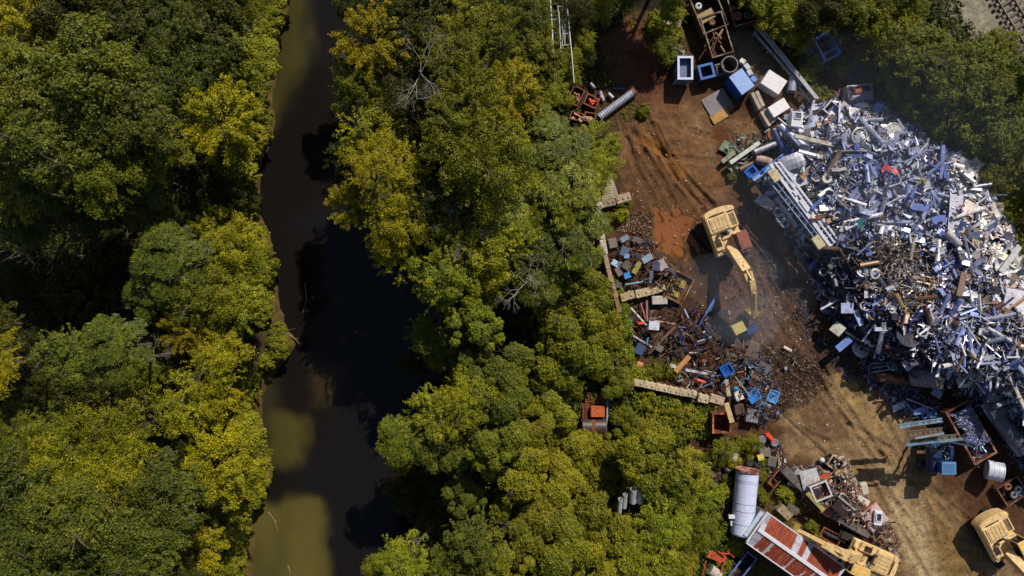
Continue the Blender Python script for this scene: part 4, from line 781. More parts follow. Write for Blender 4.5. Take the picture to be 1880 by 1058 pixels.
# ------------------------------------------------------------------ placed scrap
def ang(d): return -R(d)                       # photo degrees, clockwise from "right"
WHT = S(214, 216, 226); LTB = S(120, 156, 214); BLU = S(30, 92, 190); RST = S(140, 72, 40); GRY = S(128, 126, 130); TAN = S(190, 170, 130); AL = S(176, 182, 206); DKS = S(70, 68, 74)
def seth(o, px, py, z, rz): p = at(px, py, z); o.location = p; o.rotation_euler = (0, 0, rz)
def panel(px, py, w_, l_, a, z, col, label, name='sheet', cat=None, mat=None, tilt=0.0, bend=.06, th=.02, group=None, tx=0.0):
    m = MB(); n_ = 6; vs = []; fs = []; q = rnd.uniform(0, 6)
    for k in range(n_+1):
        for j in range(4):
            x = -w_/2+w_*k/n_; y = -l_/2+l_*j/3; zz = bend*(math.sin(q+x*2.1/max(.5, w_))+.5*math.sin(q*2+y*3/max(.5, l_)+x)); vs.append((x, y, zz)); 
    nv = len(vs); vs += [(x, y, z_-th) for x, y, z_ in vs]
    for k in range(n_):
        for j in range(3): i = k*4+j; fs += [(i, i+4, i+5, i+1), (nv+i, nv+i+1, nv+i+5, nv+i+4)]
    for j in range(3): fs += [(j, j+1, nv+j+1, nv+j), (n_*4+j, nv+n_*4+j, nv+n_*4+j+1, n_*4+j+1)]
    for k in range(n_): fs += [(k*4, nv+k*4, nv+k*4+4, k*4+4), (k*4+3, k*4+7, nv+k*4+7, nv+k*4+3)]
    m.add(vs, fs, Matrix.Rotation(tilt, 4, 'Y') @ Matrix.Rotation(tx, 4, 'X')); o = m.build(name, mat or M_PAINT, None, col); seth(o, px, py, z, ang(a)); return tag(o, label, cat or 'metal sheet', group)
def bin_(px, py, w_, l_, h_, a, z, col, label, cat='bin', name=None, th=.06, inner=None, mat=None, tilt=0.0, fl=0.0, group=None):
    """open-topped container; z = height of its floor, px/py = centre of its top rim"""
    t = empty(name or cat.replace(' ', '_'), at(px, py, z+h_)-Vector((0, 0, h_)), ang(a))
    if tilt: t.rotation_euler = (0, tilt, ang(a))
    m = MB(); m.box((0, 0, th/2+fl), (w_-.01, l_-.01, th))
    for s in (-1, 1): m.box((s*(w_/2-th/2), 0, h_/2+th/2), (th, l_, h_-th)); m.box((0, s*(l_/2-th/2), h_/2+th/2), (w_-2*th, th, h_-th))
    m.build('walls', mat or M_RUSTY, t, inner or col)
    m = MB(); r_ = .05
    for s in (-1, 1): m.box((s*(w_/2-th/2), 0, h_+.03), (th+r_, l_+r_, .06)); m.box((0, s*(l_/2-th/2), h_+.033), (w_-2*th, th+r_, .06))
    nr = max(2, int(l_/.7))
    for s in (-1, 1):
        for k in range(nr+1): m.box((s*(w_/2+.02), -l_/2+.05+(l_-.1)*k/nr, h_/2), (.07, .07, h_-.05))
    m.build('rim', mat or M_RUSTY, t, col)
    return tag(t, label, cat, group)
def crate(px, py, w_, l_, h_, a, z, col, label, cat='metal box', name=None, mat=None, opening=None, bev=.03, group=None, tilt=0.0, top=None):
    """closed cabinet; px/py = centre of the top face"""
    t = empty(name or cat.replace(' ', '_'), at(px, py, z+h_)-Vector((0, 0, h_)), ang(a))
    if tilt: t.rotation_euler = (tilt, tilt*.5, ang(a))
    m = MB(); m.box((0, 0, h_/2), (w_, l_, h_), bev=bev); m.build('casing', mat or M_CLEAN, t, col)
    if top is not None: m = MB(); m.box((0, 0, h_+.012), (w_-.04, l_-.04, .03), bev=.01); m.build('lid', mat or M_CLEAN, t, top)
    if opening:
        ox, oy, ow, ol, oc = opening; m = MB(); m.box((ox, oy, h_+.012), (ow, ol, .02)); m.build('dark_opening', M_RUBBER, t, oc)
        m = MB()
        for s in (-1, 1): m.box((ox+s*ow/2, oy, h_+.045), (.06, ol, .09)); m.box((ox, oy+s*ol/2, h_+.045), (ow-.062, .06, .088))
        m.build('door_frame', mat or M_CLEAN, t, col)
    return tag(t, label, cat, group)
def pipe(p, q, r, z, col, label, z2=None, mat=None, cat='pipe', hollow=True, name=None, flange=0, group=None, n=16):
    a = at(*p, z); b = at(*q, z if z2 is None else z2); m = MB(); m.tube((0, 0, 0), b-a, r, n, hollow=r*.12 if hollow else 0)
    if flange:
        d = (b-a).normalized()
        for k in range(flange): c_ = (b-a)*((k+.5)/flange); m.tube(c_-d*.03, c_+d*.03, r*1.08, n)
    if not hollow: pass
    else: m.tube((b-a)*.5, (b-a)*.5+(b-a).normalized()*.02, r*.9, n)
    o = m.build(name or ('steel_cylinder' if cat == 'cylinder' else cat.replace(' ', '_')), mat or M_METAL, None, col, a); return tag(o, label, cat, group)
def beam(p, q, w_, h_, z, col, label, z2=None, mat=None, cat='steel beam', name=None, channel=False, group=None):
    a = at(*p, z); b = at(*q, z if z2 is None else z2); m = MB(); d = b-a
    if channel:
        n_ = Vector((-d.y, d.x, 0)).normalized()*w_/2; m.beam((0, 0, 0), d, w_, .04)
        for s in (-1, 1): m.beam(n_*s+Vector((0, 0, h_/2)), d+n_*s+Vector((0, 0, h_/2)), .04, h_)
    else: m.beam((0, 0, 0), d, w_, h_, bev=.015)
    o = m.build(name or cat.replace(' ', '_'), mat or M_PAINT, None, col, a); return tag(o, label, cat, group)
def tyre(px, py, r, z, label, col=S(44, 42, 42), rim=None, tilt=0.0, td=0.0, w_=None, cat='tyre', group=None):
    t = empty('tyre' if cat == 'tyre' else cat.replace(' ', '_'), at(px, py, z), td); t.rotation_euler = (tilt, 0, td); w_ = w_ or r*.3
    m = MB(); m.torus((0, 0, w_), r-w_, w_, 26, 10)
    for k in range(22): a = k*6.283/22; m.box((math.cos(a)*(r-.01), math.sin(a)*(r-.01), w_), (.05, .07, w_*1.2), rz=a)
    m.build('tread', M_RUBBER, t, col)
    if rim: m = MB(); m.ring((0, 0, w_*.6), r-w_*1.7, r*.22, w_*.7); m.ring((0, 0, w_*1.0), r-w_*1.6, r-w_*2.0, w_*.5); m.build('rim', M_PAINT, t, rim)
    return tag(t, label, cat, group)
def drum(px, py, r, h_, z, col, label, inner=S(44, 36, 32), cat='drum', ax=None, mat=None, group=None):
    """open drum; px/py = centre of the open end; ax = world direction of the open end"""
    t = empty(cat.replace(' ', '_'), at(px, py, z+(h_ if ax is None else 0))-Vector((0, 0, h_ if ax is None else 0))); d = Vector(ax or (0, 0, 1)).normalized()
    if ax is not None: a = Vector((0, 0, 0))-d*h_; b = Vector((0, 0, 0))
    else: a = Vector((0, 0, 0)); b = Vector((0, 0, h_))
    m = MB(); m.tube(a, b, r, 30, hollow=.05); m.tube(a, a+d*.06, r*.96, 30)
    for k in (.33, .66): m.tube(a.lerp(b, k)-d*.025, a.lerp(b, k)+d*.025, r*1.02, 30, hollow=.06)
    m.build('shell', mat or M_PAINT, t, col); m = MB(); m.tube(b-d*.07, b+d*.015, r*1.03, 30, hollow=.08); m.build('rim', mat or M_PAINT, t, col)
    m = MB(); m.tube(a+d*.1, a+d*.14, r*.9, 24); m.build('bottom', M_RUSTY, t, inner); return tag(t, label, cat, group)
# ---- group at the top of the yard
bin_(1258,125,1.35,2.05,1.7,0,0,S(204,214,236),'white upright bin with dark blue inside at the north end of the yard','bin','waste_bin',th=.14,inner=S(96,108,140),mat=M_CLEAN,fl=1.1)
bin_(1240,101,1.2,1.1,.7,35,0,S(150,150,150),'wire basket full of shiny cans left of the white bin','wire basket','wire_basket',th=.03,mat=M_METAL)
crate(1382-20,150,1.45,2.0,1.6,-36,0,BLU,'bright blue box with pale blue lid in the middle of the north end','metal box',top=S(150,176,226),mat=M_CLEAN)
bin_(1297,131,1.35,1.3,1.0,-14,0,S(22,96,168),'blue open topped cab like tub left of the round vat','open tub','tub',th=.16,inner=S(14,50,92),mat=M_PAINT)
crate(1322,127,.85,1.1,.8,-10,0,S(84,90,96),'dark square frame block between blue tub and round vat','machine frame','machine_frame',opening=(0,.0,.6,.8,S(26,26,30)),mat=M_PAINT)
drum(1340,118,.72,1.35,0,S(128,116,126),'round open vat with dark rusty inside beside the blue box',inner=S(70,42,30),cat='vat')
for i,(x,y,a,c) in enumerate([(1364,112,35,S(226,222,206)),(1372,122,50,S(206,206,200)),(1377,133,60,S(196,200,206)),(1384,145,48,S(110,150,214))]): crate(x,y,.55,.45,.4,a,.1,c,['cream carton at the north corner of the blue box','small white carton second from the corner of the blue box','small pale carton third from the corner of the blue box','pale blue lid lying at the east corner of the blue box'][i],'carton',mat=M_CLEAN,group='cartons beside the blue box')
crate(1421,151,1.95,1.5,1.1,33,0,S(206,202,204),'upper of two big white appliance boxes, above the other','appliance box',top=S(232,228,230),group='white appliance boxes')
crate(1430,198,1.75,1.1,.9,-32,.2,S(210,204,200),'lower of two big white appliance boxes, by the heap','appliance box',top=S(236,232,232),group='white appliance boxes')
pipe((1457,141),(1452,168),.42,.5,S(176,178,192),'short dented silver tank right of the upper white appliance',cat='cylinder tank',hollow=False)
panel(1316,187,2.3,1.7,-31,.12,S(126,118,122),'large grey flat plate on the ground below the white bin',cat='steel plate',name='steel_plate',bend=.01,th=.06)
panel(1322,213,1.7,.85,-31,.1,S(176,128,40),'rusty yellow flat plate beside the large grey plate',cat='steel plate',name='steel_plate',bend=.02,th=.06)
panel(1336,197,1.1,.8,-31,.08,S(104,76,36),'dark olive stained plate in the shade of the grey one',cat='steel plate',name='steel_plate',bend=.02,th=.05)
crate(1236,40,1.5,1.0,.6,14,.2,S(176,158,134),'tan torn mattress like slab under the north trees','slab','slab',mat=M_CONC,bev=.15)
bin_(1301,20,2.4,3.6,1.3,-22,0,S(132,124,96),'dark olive skip with pale boards, left of the tyre skip','open skip','skip',inner=S(48,40,32),group='open skips at the north end')
bin_(1361,12,2.1,3.2,1.3,-16,0,S(136,130,104),'dark skip holding round rusty wheel drums','open skip','skip',inner=S(44,38,34),group='open skips at the north end')
bin_(1316,64,2.0,3.8,1.3,-17,0,S(142,136,112),'dark skip full of brown timber and rods','open skip','skip',inner=S(48,40,32),group='open skips at the north end')
panel(1296,30,1.5,.9,-28,1.2,S(176,156,110),'pale boards across the corner of the olive skip',cat='board',name='board',mat=M_WOOD)
for i,(x,y,r,c) in enumerate([(1367,6,.42,S(96,88,100)),(1345,16,.2,S(176,90,56)),(1353,31,.38,S(150,92,66)),(1371,29,.3,S(110,104,96)),(1282,12,.28,S(206,206,206)),(1307,42,.26,S(120,72,50))]): tyre(x,y,r,1.0,['largest grey wheel drum in the north skip','smallest orange wheel drum in the north skip','rusty wheel drum at the corner of the north skip','grey wheel drum with dull rim in the north skip','white ring wheel in the olive skip','brown ring wheel in the timber skip'][i],c,S(150,90,60) if i in (0,2,5) else S(60,50,46),cat='wheel drum',group='wheel drums in the skips')
for i in range(14):
    x = 1298+rnd.uniform(0,30); y = 48+rnd.uniform(0,42); a = rnd.uniform(.6,2.4); L = rnd.uniform(12,30); beam((x,y),(x+math.cos(a)*L,y+math.sin(a)*L),rnd.uniform(.06,.16),.06,.9+.03*i,[S(96,60,40),S(130,84,54),S(160,130,92)][i%3],'brown timber or rod lying in the long timber skip',cat='timber',mat=M_WOOD,group='timbers in the skip')
# blue stripped cab and rusty frame in the scrub
t = empty('stripped_truck_cab', at(1503,97,0), ang(62)); 
m = MB(); 
for x in (-1.0,1.1):
    for y in (-.75,.75): m.beam((x,y,.3),(x*.95,y*.95,1.7),.12,.12)
for s in (-1,1): m.beam((-1.0,s*.73,1.7),(1.1,s*.73,1.7),.14,.12)
for x in (-1.0,.5,1.1): m.beam((x,-.75,1.72),(x,.75,1.72),.12,.1)
m.build('roof_frame', M_PAINT, t, S(120,156,222))
m = MB(); m.box((0,0,.35),(2.3,1.7,.25)); m.box((.1,1.15,.75),(2.1,.7,.7),bev=.15); m.box((-1.1,.2,.8),(.25,1.6,.8),bev=.05); m.build('body', M_PAINT, t, S(26,90,176))
m = MB(); m.box((0,0,.5),(1.7,1.2,.1)); m.box((-.4,.2,.75),(.5,.5,.45),bev=.1); m.build('floor', M_RUSTY, t, S(84,36,28)); tag(t,'blue stripped truck cab frame lying in the scrub','truck cab')
m = MB()
for x in (-.55,.55):
    for y in (-.5,.5): m.beam((x,y,0),(x,y,1),.08)
for z in (.1,1.0):
    for s in (-1,1): m.beam((-.9 if z > .5 else -.55,s*.5,z),(.6,s*.5,z),.08); m.beam((s*.55,-.5,z),(s*.55,.5,z),.08)
m.beam((-.5,-.4,.5),(.5,.4,.6),.06); t = m.build('square_stand', M_RUSTY, None, S(150,92,48), at(1553,95,0), ang(50)); tag(t,'rusty orange square frame right of the blue cab','steel frame')
pipe((1542,52),(1546,72),.05,.5,S(170,165,160),'bent grey rail above the rusty square frame',cat='rail')
pipe((1434,63),(1450,86),.28,.4,S(168,154,134),'weathered tan log lying in the north scrub',mat=M_WOOD,cat='log',hollow=False)
# washer, trays and rings above the heap
crate(1580,170,2.3,1.5,1.2,-6,.3,S(186,178,190),'open pale cabinet with orange shelves at the heap top','open cabinet',opening=(0,.3,1.9,.6,S(50,38,34)))
panel(1571,168,.5,.35,-6,1.62,S(196,106,80),'orange red shelf inside the open pale cabinet',cat='shelf',name='shelf'); panel(1581,166,.4,.4,-6,1.62,S(204,120,96),'smaller orange shelf beside the red one in the cabinet',cat='shelf',name='shelf')
for i,(x,y) in enumerate([(1532,173),(1542,168),(1540,178)]):
    m = MB(); m.ring((0,0,0),.22,.1,.12); o = m.build('rusty_ring', M_RUSTY, None, S(156,92,66), at(x,y,.5)); tag(o,['left rusty ring of the three by the pale cabinet','upper right rusty ring of the three by the cabinet','lower right rusty ring of the three by the cabinet'][i],'ring','three rusty rings')
# crates at the left of the yard top
for i,(x,y,w_,l_,a,c) in enumerate([(1057,176,1.1,1.6,28,S(120,70,46)),(1086,186,1.2,1.0,25,S(150,80,50)),(1059,214,1.2,.7,12,S(120,72,48)),(1083,215,1.0,.8,10,S(128,76,50))]): bin_(x,y,w_,l_,.6,a,0,c,['tall rusty crate of boards, upper left of the four','rusty crate of bright orange parts, upper right of the four','low crate with white bottles, lower left of the four','small rusty crate of tan parts, lower right of the four'][i],'crate',inner=S(60,36,26),group='rusty crates by the silver culvert')
for i in range(26):
    k = i%4; x,y = [(1057,176),(1086,186),(1059,214),(1083,215)][k]; x += rnd.uniform(-7,7); y += rnd.uniform(-6,6); a = rnd.uniform(0,3.14); L = rnd.uniform(5,12)
    pipe((x,y),(x+math.cos(a)*L,y+math.sin(a)*L),rnd.uniform(.06,.13),.45+rnd.uniform(0,.2),[S(130,80,60),S(236,84,40),S(206,150,120),S(196,150,120)][k],['brown rod in the tall rusty crate','bright orange fitting in the upper right crate','tan bottle in the lower left crate','tan fitting in the small lower crate'][k],hollow=False,mat=M_PAINT,cat='fitting',group=['rods in the tall crate','orange fittings','bottles in the low crate','tan fittings'][k])
t = empty('culvert_pipe', at(1162,170,.45)); a = Vector((0,0,0)); b = at(1100,216,.45)-t.location; m = MB(); m.tube(a,b,.34,18,hollow=.03); m.build('barrel', M_METAL, t, S(196,196,212)); m = MB(); d=(b-a).normalized()
for k in range(16): c_ = a.lerp(b,(k+.5)/16); m.tube(c_-d*.07,c_+d*.02,.37,18,.35)
m.build('rib', M_METAL, t, S(170,172,190)); m = MB(); m.tube(a-d*.2,a+d*.12,.36,18,hollow=.05); m.build('end_collar', M_RUSTY, t, S(160,110,86)); tag(t,'long silver ribbed culvert pipe slanting beside the crates','culvert pipe')
for i,(x,y,a_) in enumerate([(1088,158,50),(1103,174,80),(1106,180,70),(1121,176,45)]): r_ = R(a_); pipe((x-6*math.cos(r_),y-6*math.sin(r_)),(x+6*math.cos(r_),y+6*math.sin(r_)),.17,.3,S(170,170,184),['upper left of four small grey cylinders above the culvert','second of four small grey cylinders, upper of the close pair','third of four small grey cylinders, lower of the close pair','rightmost of four small grey cylinders above the culvert'][i],cat='cylinder',hollow=False,group='small grey cylinders')
pipe((1125,162),(1148,164),.08,.2,S(40,90,120),'thin blue green pipe in the shade above the culvert',hollow=False)
# ---- north-west corner of the heap
panel(1336,272,1.3,1.0,30,.4,S(120,140,104),'rusty green square sheet at the heap\'s north west tip',bend=.05)
beam((1340,300),(1394,262),.36,.25,.9,S(206,214,196),'long pale green white plank on the heap\'s north west tip',cat='plank')
beam((1325,298),(1348,280),.4,.2,.5,S(150,140,124),'short grey slab under the pale green plank',cat='plank')
drum(1385,290,.42,1.6,.9,S(186,162,150),'white rusty pipe drum with dark open end near the blue panel',ax=(-1,.25,.2),cat='drum')
pipe((1384,280),(1428,262),.26,1.4,S(170,166,178),'grey pipe behind the white rusty drum',flange=2)
pipe((1358,312),(1384,298),.22,.7,S(130,104,84),'tan pipe between the slab and the rusty drum')
bin_(1379,315,.8,1.0,.4,50,.8,S(20,92,196),'bright blue tub at the end of the pale blue panel','tub',inner=S(14,70,160),mat=M_CLEAN,th=.1)
beam((1382,330),(1448,278),.34,.2,1.6,S(130,172,234),'long pale blue channel panel with bright blue clips',channel=True,cat='channel panel')
for i,(x,y) in enumerate([(1403,312),(1436,288),(1450,278)]): crate(x,y,.36,.3,.14,-38,1.75,S(20,100,206),['lower bright blue clip on the pale panel','middle bright blue clip on the pale panel','top bright blue clip on the pale panel'][i],'clip')
crate(1412,247,.8,.25,.3,80,.5,S(150,78,44),'upright rust orange plate near the timber ends','plate')
pipe((1432,232),(1486,278),.34,1.9,S(176,182,214),'long silver blue pipe slanting along the heap\'s north edge',z2=3.0)
pipe((1452,252),(1506,312),.16,2.6,S(120,132,176),'thin blue steel pipe beside the long silver one',z2=3.2)
beam((1458,250),(1534,268),.34,.3,3.6,S(200,190,176),'cream box section lying across the north end of the heap',z2=3.8)
pipe((1421,240),(1440,276),.3,1.6,S(84,110,176),'short dark blue tube by the bunker beams')
crate(1464,219,1.0,1.35,1.0,6,2.0,WHT,'white appliance with grey window at the heap\'s north edge','appliance box',opening=(0,.3,.6,.55,S(90,90,100)))
pipe((1496,216),(1484,254),.5,2.2,S(190,196,222),'white water heater right of the windowed appliance',hollow=False,cat='water heater',mat=M_CLEAN)
crate(1537,246,1.2,1.4,1.0,3,2.8,WHT,'white appliance with brown inside at the top of heap','appliance box',opening=(-.05,.1,.85,.9,S(76,52,44)))
bin_(1530,203,1.5,1.1,.9,42,2.0,S(196,196,212),'tilted open white case with brown boards inside','open case',inner=S(96,66,52),mat=M_CLEAN)
panel(1573,212,1.7,1.2,8,3.0,S(206,200,206),'crumpled white sheet right of the tilted open case',bend=.25,tilt=.1)
beam((1567,209),(1545,190),.6,.08,2.8,S(184,172,166),'tan flat strip leaning above the crumpled white sheet')
beam((1512,276),(1514,326),.62,.3,2.9,S(156,164,196),'thick grey blue box beam pointing down the heap',cat='steel beam')
beam((1548,272),(1578,320),.6,.3,3.4,S(190,196,220),'thick white box beam right of the grey blue one',cat='steel beam')
beam((1504,330),(1538,290),.1,.1,3.2,S(130,90,66),'thin rusty rod crossing between the two thick box beams')
panel(1452,298,2.0,1.3,-20,3.0,S(190,192,206),'crumpled grey white foil sheet above the long gantry',bend=.35)
panel(1468,325,1.6,1.4,70,3.2,S(184,188,206),'crumpled foil sheet running down beside the gantry',bend=.3)
m = MB(); 
m.ring((0,0,0),.42,.2,.2,24); tag(m.build('flange_ring', M_PAINT, None, S(224,220,214), at(1517,328,3.9)),'thick white ring flange beside the brown scrap','ring')
# ---- gantry lying over the heap
gy = empty('gantry_frame', at(1404,300,3.0)); o0 = gy.location.copy()
def gp(x,y,z=3.4): return at(x,y,z)-o0
m = MB()
for a,b,w_ in (((1414,302),(1524,452),.26),((1422,298),(1532,446),.14),((1431,298),(1538,440),.16)): m.beam(gp(*a),gp(*b),w_,.2)
for k in range(13):
    t = k/12; m.beam(gp(1414+110*t,302+150*t,3.35),gp(1431+107*t,298+142*t,3.35),.09,.08)
m.box(tuple(gp(1461,354,3.5)),(.5,.4,.2),rz=-.9); m.box(tuple(gp(1476,378,3.5)),(.25,1.2,.2),rz=.65)
m.build('white_girder', M_CLEAN, gy, S(214,216,228))
m = MB(); m.beam(gp(1404,322),gp(1502,446),.09,.12); m.beam(gp(1412,318),gp(1508,440),.07,.1)
for k in range(9): t = k/8; m.beam(gp(1406+96*t,322+122*t,3.35),gp(1416+94*t,312+122*t,3.35),.05,.05)
m.build('side_rail', M_METAL, gy, S(150,166,206))
for q_ in ((1421,322,3.6),(1502,445,3.6)): m = MB(); m.box(tuple(gp(*q_)),(.75,1.15,.3),rz=.6,bev=.03); m.build('end_plate', M_PAINT, gy, S(206,190,150))
m = MB(); m.box(tuple(gp(1500,400,3.6)),(1.2,.35,.15),rz=.35); m.build('rusty_bracket', M_RUSTY, gy, S(150,96,62))
tag(gy,'long white gantry frame with cream end plates lying on the heap','gantry frame')
pipe((1425,364),(1463,417),.17,1.9,S(176,180,196),'shiny tube lying parallel left of the long gantry',hollow=False)
crate(1456,421,.35,.25,.2,20,1.4,S(224,120,60),'tiny orange box at the foot of the shiny tube','carton')
panel(1405,372,1.6,.9,40,1.3,S(168,170,184),'bag like grey bundle of crushed foil near the baulks',bend=.3)
for i,(x,y) in enumerate([(1428,390),(1433,402),(1440,410)]):
    m = MB(); m.torus((0,0,.1),.36,.12,20,8); tag(m.build('coil', M_METAL, None, S(176,178,196), at(x,y,1.7)),['upper coil of three left of the gantry','middle coil of three left of the gantry','lower coil of three left of the gantry'][i],'coil','grey coils left of the gantry')
# springs, rings and discs
def spring(p, q, r, turns, z, col, label):
    a = at(*p,z); L = at(*q,z)-a; m = MB(); d = L.normalized(); n_ = Vector((-d.y,d.x,0)); pr = None
    for k in range(turns*10+1): t = k/(turns*10); an = k/10*6.283; v = L*t+n_*r*math.cos(an)+Vector((0,0,r*math.sin(an))); (m.tube(pr,v,.045,5) if pr is not None else 0); pr = v
    tag(m.build('coil_spring', M_METAL, None, col, a),label,'coil spring','long coil springs')
spring((1530,458),(1545,505),.32,11,2.2,S(120,124,146),'long grey coil spring just below the gantry end'); spring((1524,515),(1552,540),.26,9,1.9,S(110,116,140),'shorter coil spring below the long one by the discs'); spring((1545,500),(1600,550),.2,14,2.6,S(96,104,130),'thin coil spring running right of the wire reels')
DISC = [(1512,528,.62,.40,'top wire reel by the heap\'s west edge'),(1518,563,.66,.22,'large grey reel below the wire reel'),(1561,551,.40,.28,'white toothed ring on the dark lower heap'),(1606,453+50,.44,.30,'bright ring in the middle of the heap'),(1580,640,.8,.18,'large pale disc at the heap\'s south west edge'),(1668,612,1.15,.0,'biggest dark disc leaning in the lower heap'),(1640,246,.9,.0,'round white dish at the heap\'s north east'),(1577,250,.7,.62,'thin white hoop beside the round dish'),(1770,698,.62,.32,'pale tyre like ring right of the strip filled tank'),(1788,690,.42,.36,'thin blue grey hoop touching the pale ring'),(1637,571,.2,.1,'small white ring on the lower dark heap'),(1595,580,.3,.16,'grey ring left of the small white ring'),(1600,631,.28,.12,'brown ring above the large pale disc'),(1763,422,.3,.16,'white cup ring near the east rim'),(1576,528,.26,.14,'small orange brown ring on the dark heap'),(1591,524,.3,.17,'larger orange brown ring beside the small one'),(1629,533,.25,.13,'grey ring right of the orange brown pair'),(1876,633,.4,.2,'tan ring cut by the right photo edge')]
for x,y,ro,ri,lb in DISC:
    p = surf(x,y,.25); m = MB(); q = rnd.uniform(-.25,.25); rot = Matrix.Rotation(q,4,'X') @ Matrix.Rotation(rnd.uniform(-.25,.25),4,'Y')
    if ri > 0: m.ring((0,0,0),ro,ri,.12,28,rot); m.torus((0,0,.06),ro*.97,.06,28,6,rot)
    else:
        m.tube(rot @ Vector((0,0,-.05)),rot @ Vector((0,0,.05)),ro,30); m.torus((0,0,.06),ro,.06,30,6,rot); m.torus((0,0,.06),ro*.5,.03,24,6,rot)
        for k in range(6): a = k*math.pi/6; m.beam(rot @ Vector((ro*math.cos(a),ro*math.sin(a),.07)),rot @ Vector((-ro*math.cos(a),-ro*math.sin(a),.07)),.03)
    if ri > .3: 
        for k in range(4): a = k*math.pi/4; m.beam(rot @ Vector((ro*math.cos(a),ro*math.sin(a),.0)),rot @ Vector((-ro*math.cos(a),-ro*math.sin(a),.0)),.04)
    c_ = S(224,220,212) if 'white' in lb or 'pale' in lb or 'bright' in lb else (S(150,104,74) if 'brown' in lb or 'tan' in lb else (S(70,72,88) if 'dark' in lb else S(130,138,166)))
    tag(m.build('metal_ring' if ri else 'metal_disc', M_METAL, None, c_, p),lb,'ring' if ri else 'disc')
# strip filled tank, rusty cylinder, skip with springs
tk2 = drum(1726,690,1.15,2.1,3.0,S(110,110,126),'large dark tank lying open, stuffed with cream metal strips',ax=(.55,.0,.62),cat='open tank')
for i in range(34):
    a = rnd.uniform(0,6.283); q = rnd.uniform(0,.85); x = 1724+q*20*math.cos(a); y = 690+q*20*math.sin(a); b = rnd.gauss(1.0,.35); L = rnd.uniform(8,18)
    beam((x-L*math.cos(b)/2,y-L*math.sin(b)/2),(x+L*math.cos(b)/2,y+L*math.sin(b)/2),rnd.uniform(.06,.28),.04,3.2+rnd.uniform(-.2,.35),[S(220,206,184),S(190,160,130),S(150,110,80)][i%3],'cream metal strip stuffed in the mouth of the large dark tank',cat='metal strip',group='strips in the open tank')
pipe((1611,692),(1666,697),.5,.8,S(176,116,96),'thick rusty pink cylinder along the heap\'s southern foot',mat=M_RUSTY,hollow=False,cat='cylinder')
for i,(a,b) in enumerate([((1598,668),(1650,664)),((1602,676),(1652,668)),((1600,684),(1648,676))]): pipe(a,b,.07,1.0+.2*i,S(150,156,176),['top rod of three above the rusty cylinder','middle rod of three above the rusty cylinder','lower rod of three above the rusty cylinder'][i],hollow=False,cat='rod',group='rods above the rusty cylinder')
panel(1676,664,1.8,.95,-33,2.8,S(196,200,214),'clean pale rectangular panel at the heap\'s south edge',bend=.02)
beam((1616,705),(1614,735),.1,.1,.2,S(150,108,80),'rusty T bar standing off the heap\'s south foot'); beam((1607,736),(1622,735),.12,.1,.2,S(160,120,90),'short foot piece across the end of the T bar')
bin_(1783,794,2.3,5.4,1.5,-29,0,S(150,104,76),'long rusty skip heaped with blue grey springs','open skip','skip',inner=S(76,56,46),th=.12)
drum(1840,868,.85,1.2,1.6,S(206,208,222),'white drum lying with its dark mouth to the right',inner=S(40,30,28),ax=(.9,-.15,.35),cat='drum')
bin_(1858,902,2.2,1.9,.8,-32,0,S(120,96,72),'low bin of rings and wheels under the white drum','bin','low_bin',inner=S(52,44,40))
for i,(x,y) in enumerate([(1849,893),(1868,898),(1860,908),(1872,905)]): tyre(x,y,.32,.6,['brown pulley ring at the top of the low bin','white ring at the right of the low bin','grey ring at the bottom of the low bin','dull ring overlapping the white one in the low bin'][i],[S(140,90,60),S(190,190,196),S(120,124,140),S(96,100,116)][i],S(60,52,48),cat='pulley',group='rings in the low bin')
pipe((1815,742),(1880,830),.75,1.6,S(92,96,112),'huge dark bent duct at the heap\'s south east foot',z2=2.2,hollow=False,cat='duct'); panel(1826,752,1.6,1.8,-30,2.8,S(84,88,104),'dark flat plate on the shoulder of the huge duct',bend=.06)
panel(1826,733,1.6,.6,8,2.9,S(150,144,140),'pale crumpled tray above the huge dark duct',bend=.2)
beam((1820,620),(1818,718),.2,.1,5.2,S(206,206,216),'very long pale upright strip on the south east heap',z2=4.0); beam((1845,672),(1882,752),.28,.15,4.8,S(206,198,192),'long white perforated girder on the south east heap')
beam((1774,598),(1800,636),.12,.1,5.4,S(196,190,196),'bent grey pole at the upper left of the long strip'); pipe((1812,602),(1866,632),.16,5.6,S(214,214,222),'long white pole above the tan edge ring',hollow=False)
beam((1770,500),(1760,548),.5,.1,5.0,S(150,120,104),'weathered brown plate standing in the upper east heap'); beam((1752,560),(1744,612),.6,.3,4.8,S(190,170,160),'pinkish white box beam on the east heap'); beam((1760,560),(1764,598),.55,.3,4.8,S(196,200,216),'white box beam right of the pinkish one')
beam((1700,425),(1736,458),.1,.1,4.6,S(160,160,170),'grey rod under the white east pipe'); pipe((1736,426),(1762,450),.3,4.6,S(206,200,204),'white pipe near the heap\'s east rim'); pipe((1648,262),(1690,298),.5,3.4,S(150,162,200),'fat blue grey duct in the smoky north east heap',hollow=False,cat='duct')
pipe((1707,352),(1740,362),.2,4.2,S(150,160,200),'thin blue pipe near the yellow sheet',hollow=False); pipe((1706,352),(1728,376),.22,4.2,S(140,150,196),'blue pipe slanting below the yellow sheet',hollow=False)
beam((1838,500),(1872,452),.5,.06,4.5,S(206,206,206),'curved bright strip jutting out into the eastern bushes'); panel(1788,310,2.0,1.0,-50,4.0,S(220,206,196),'white curved shell at the heap\'s east end by the trees',bend=.35)
panel(1755,395,1.2,3.6,5,4.4,S(206,206,220),'tall pale flat sheet near the east rim',bend=.12); panel(1872,555,2.6,2.0,10,5.0,S(224,218,226),'largest white sheet at the right photo edge',bend=.15); panel(1876,610,1.6,2.0,5,5.0,S(216,214,228),'second white sheet at the right photo edge',bend=.15)
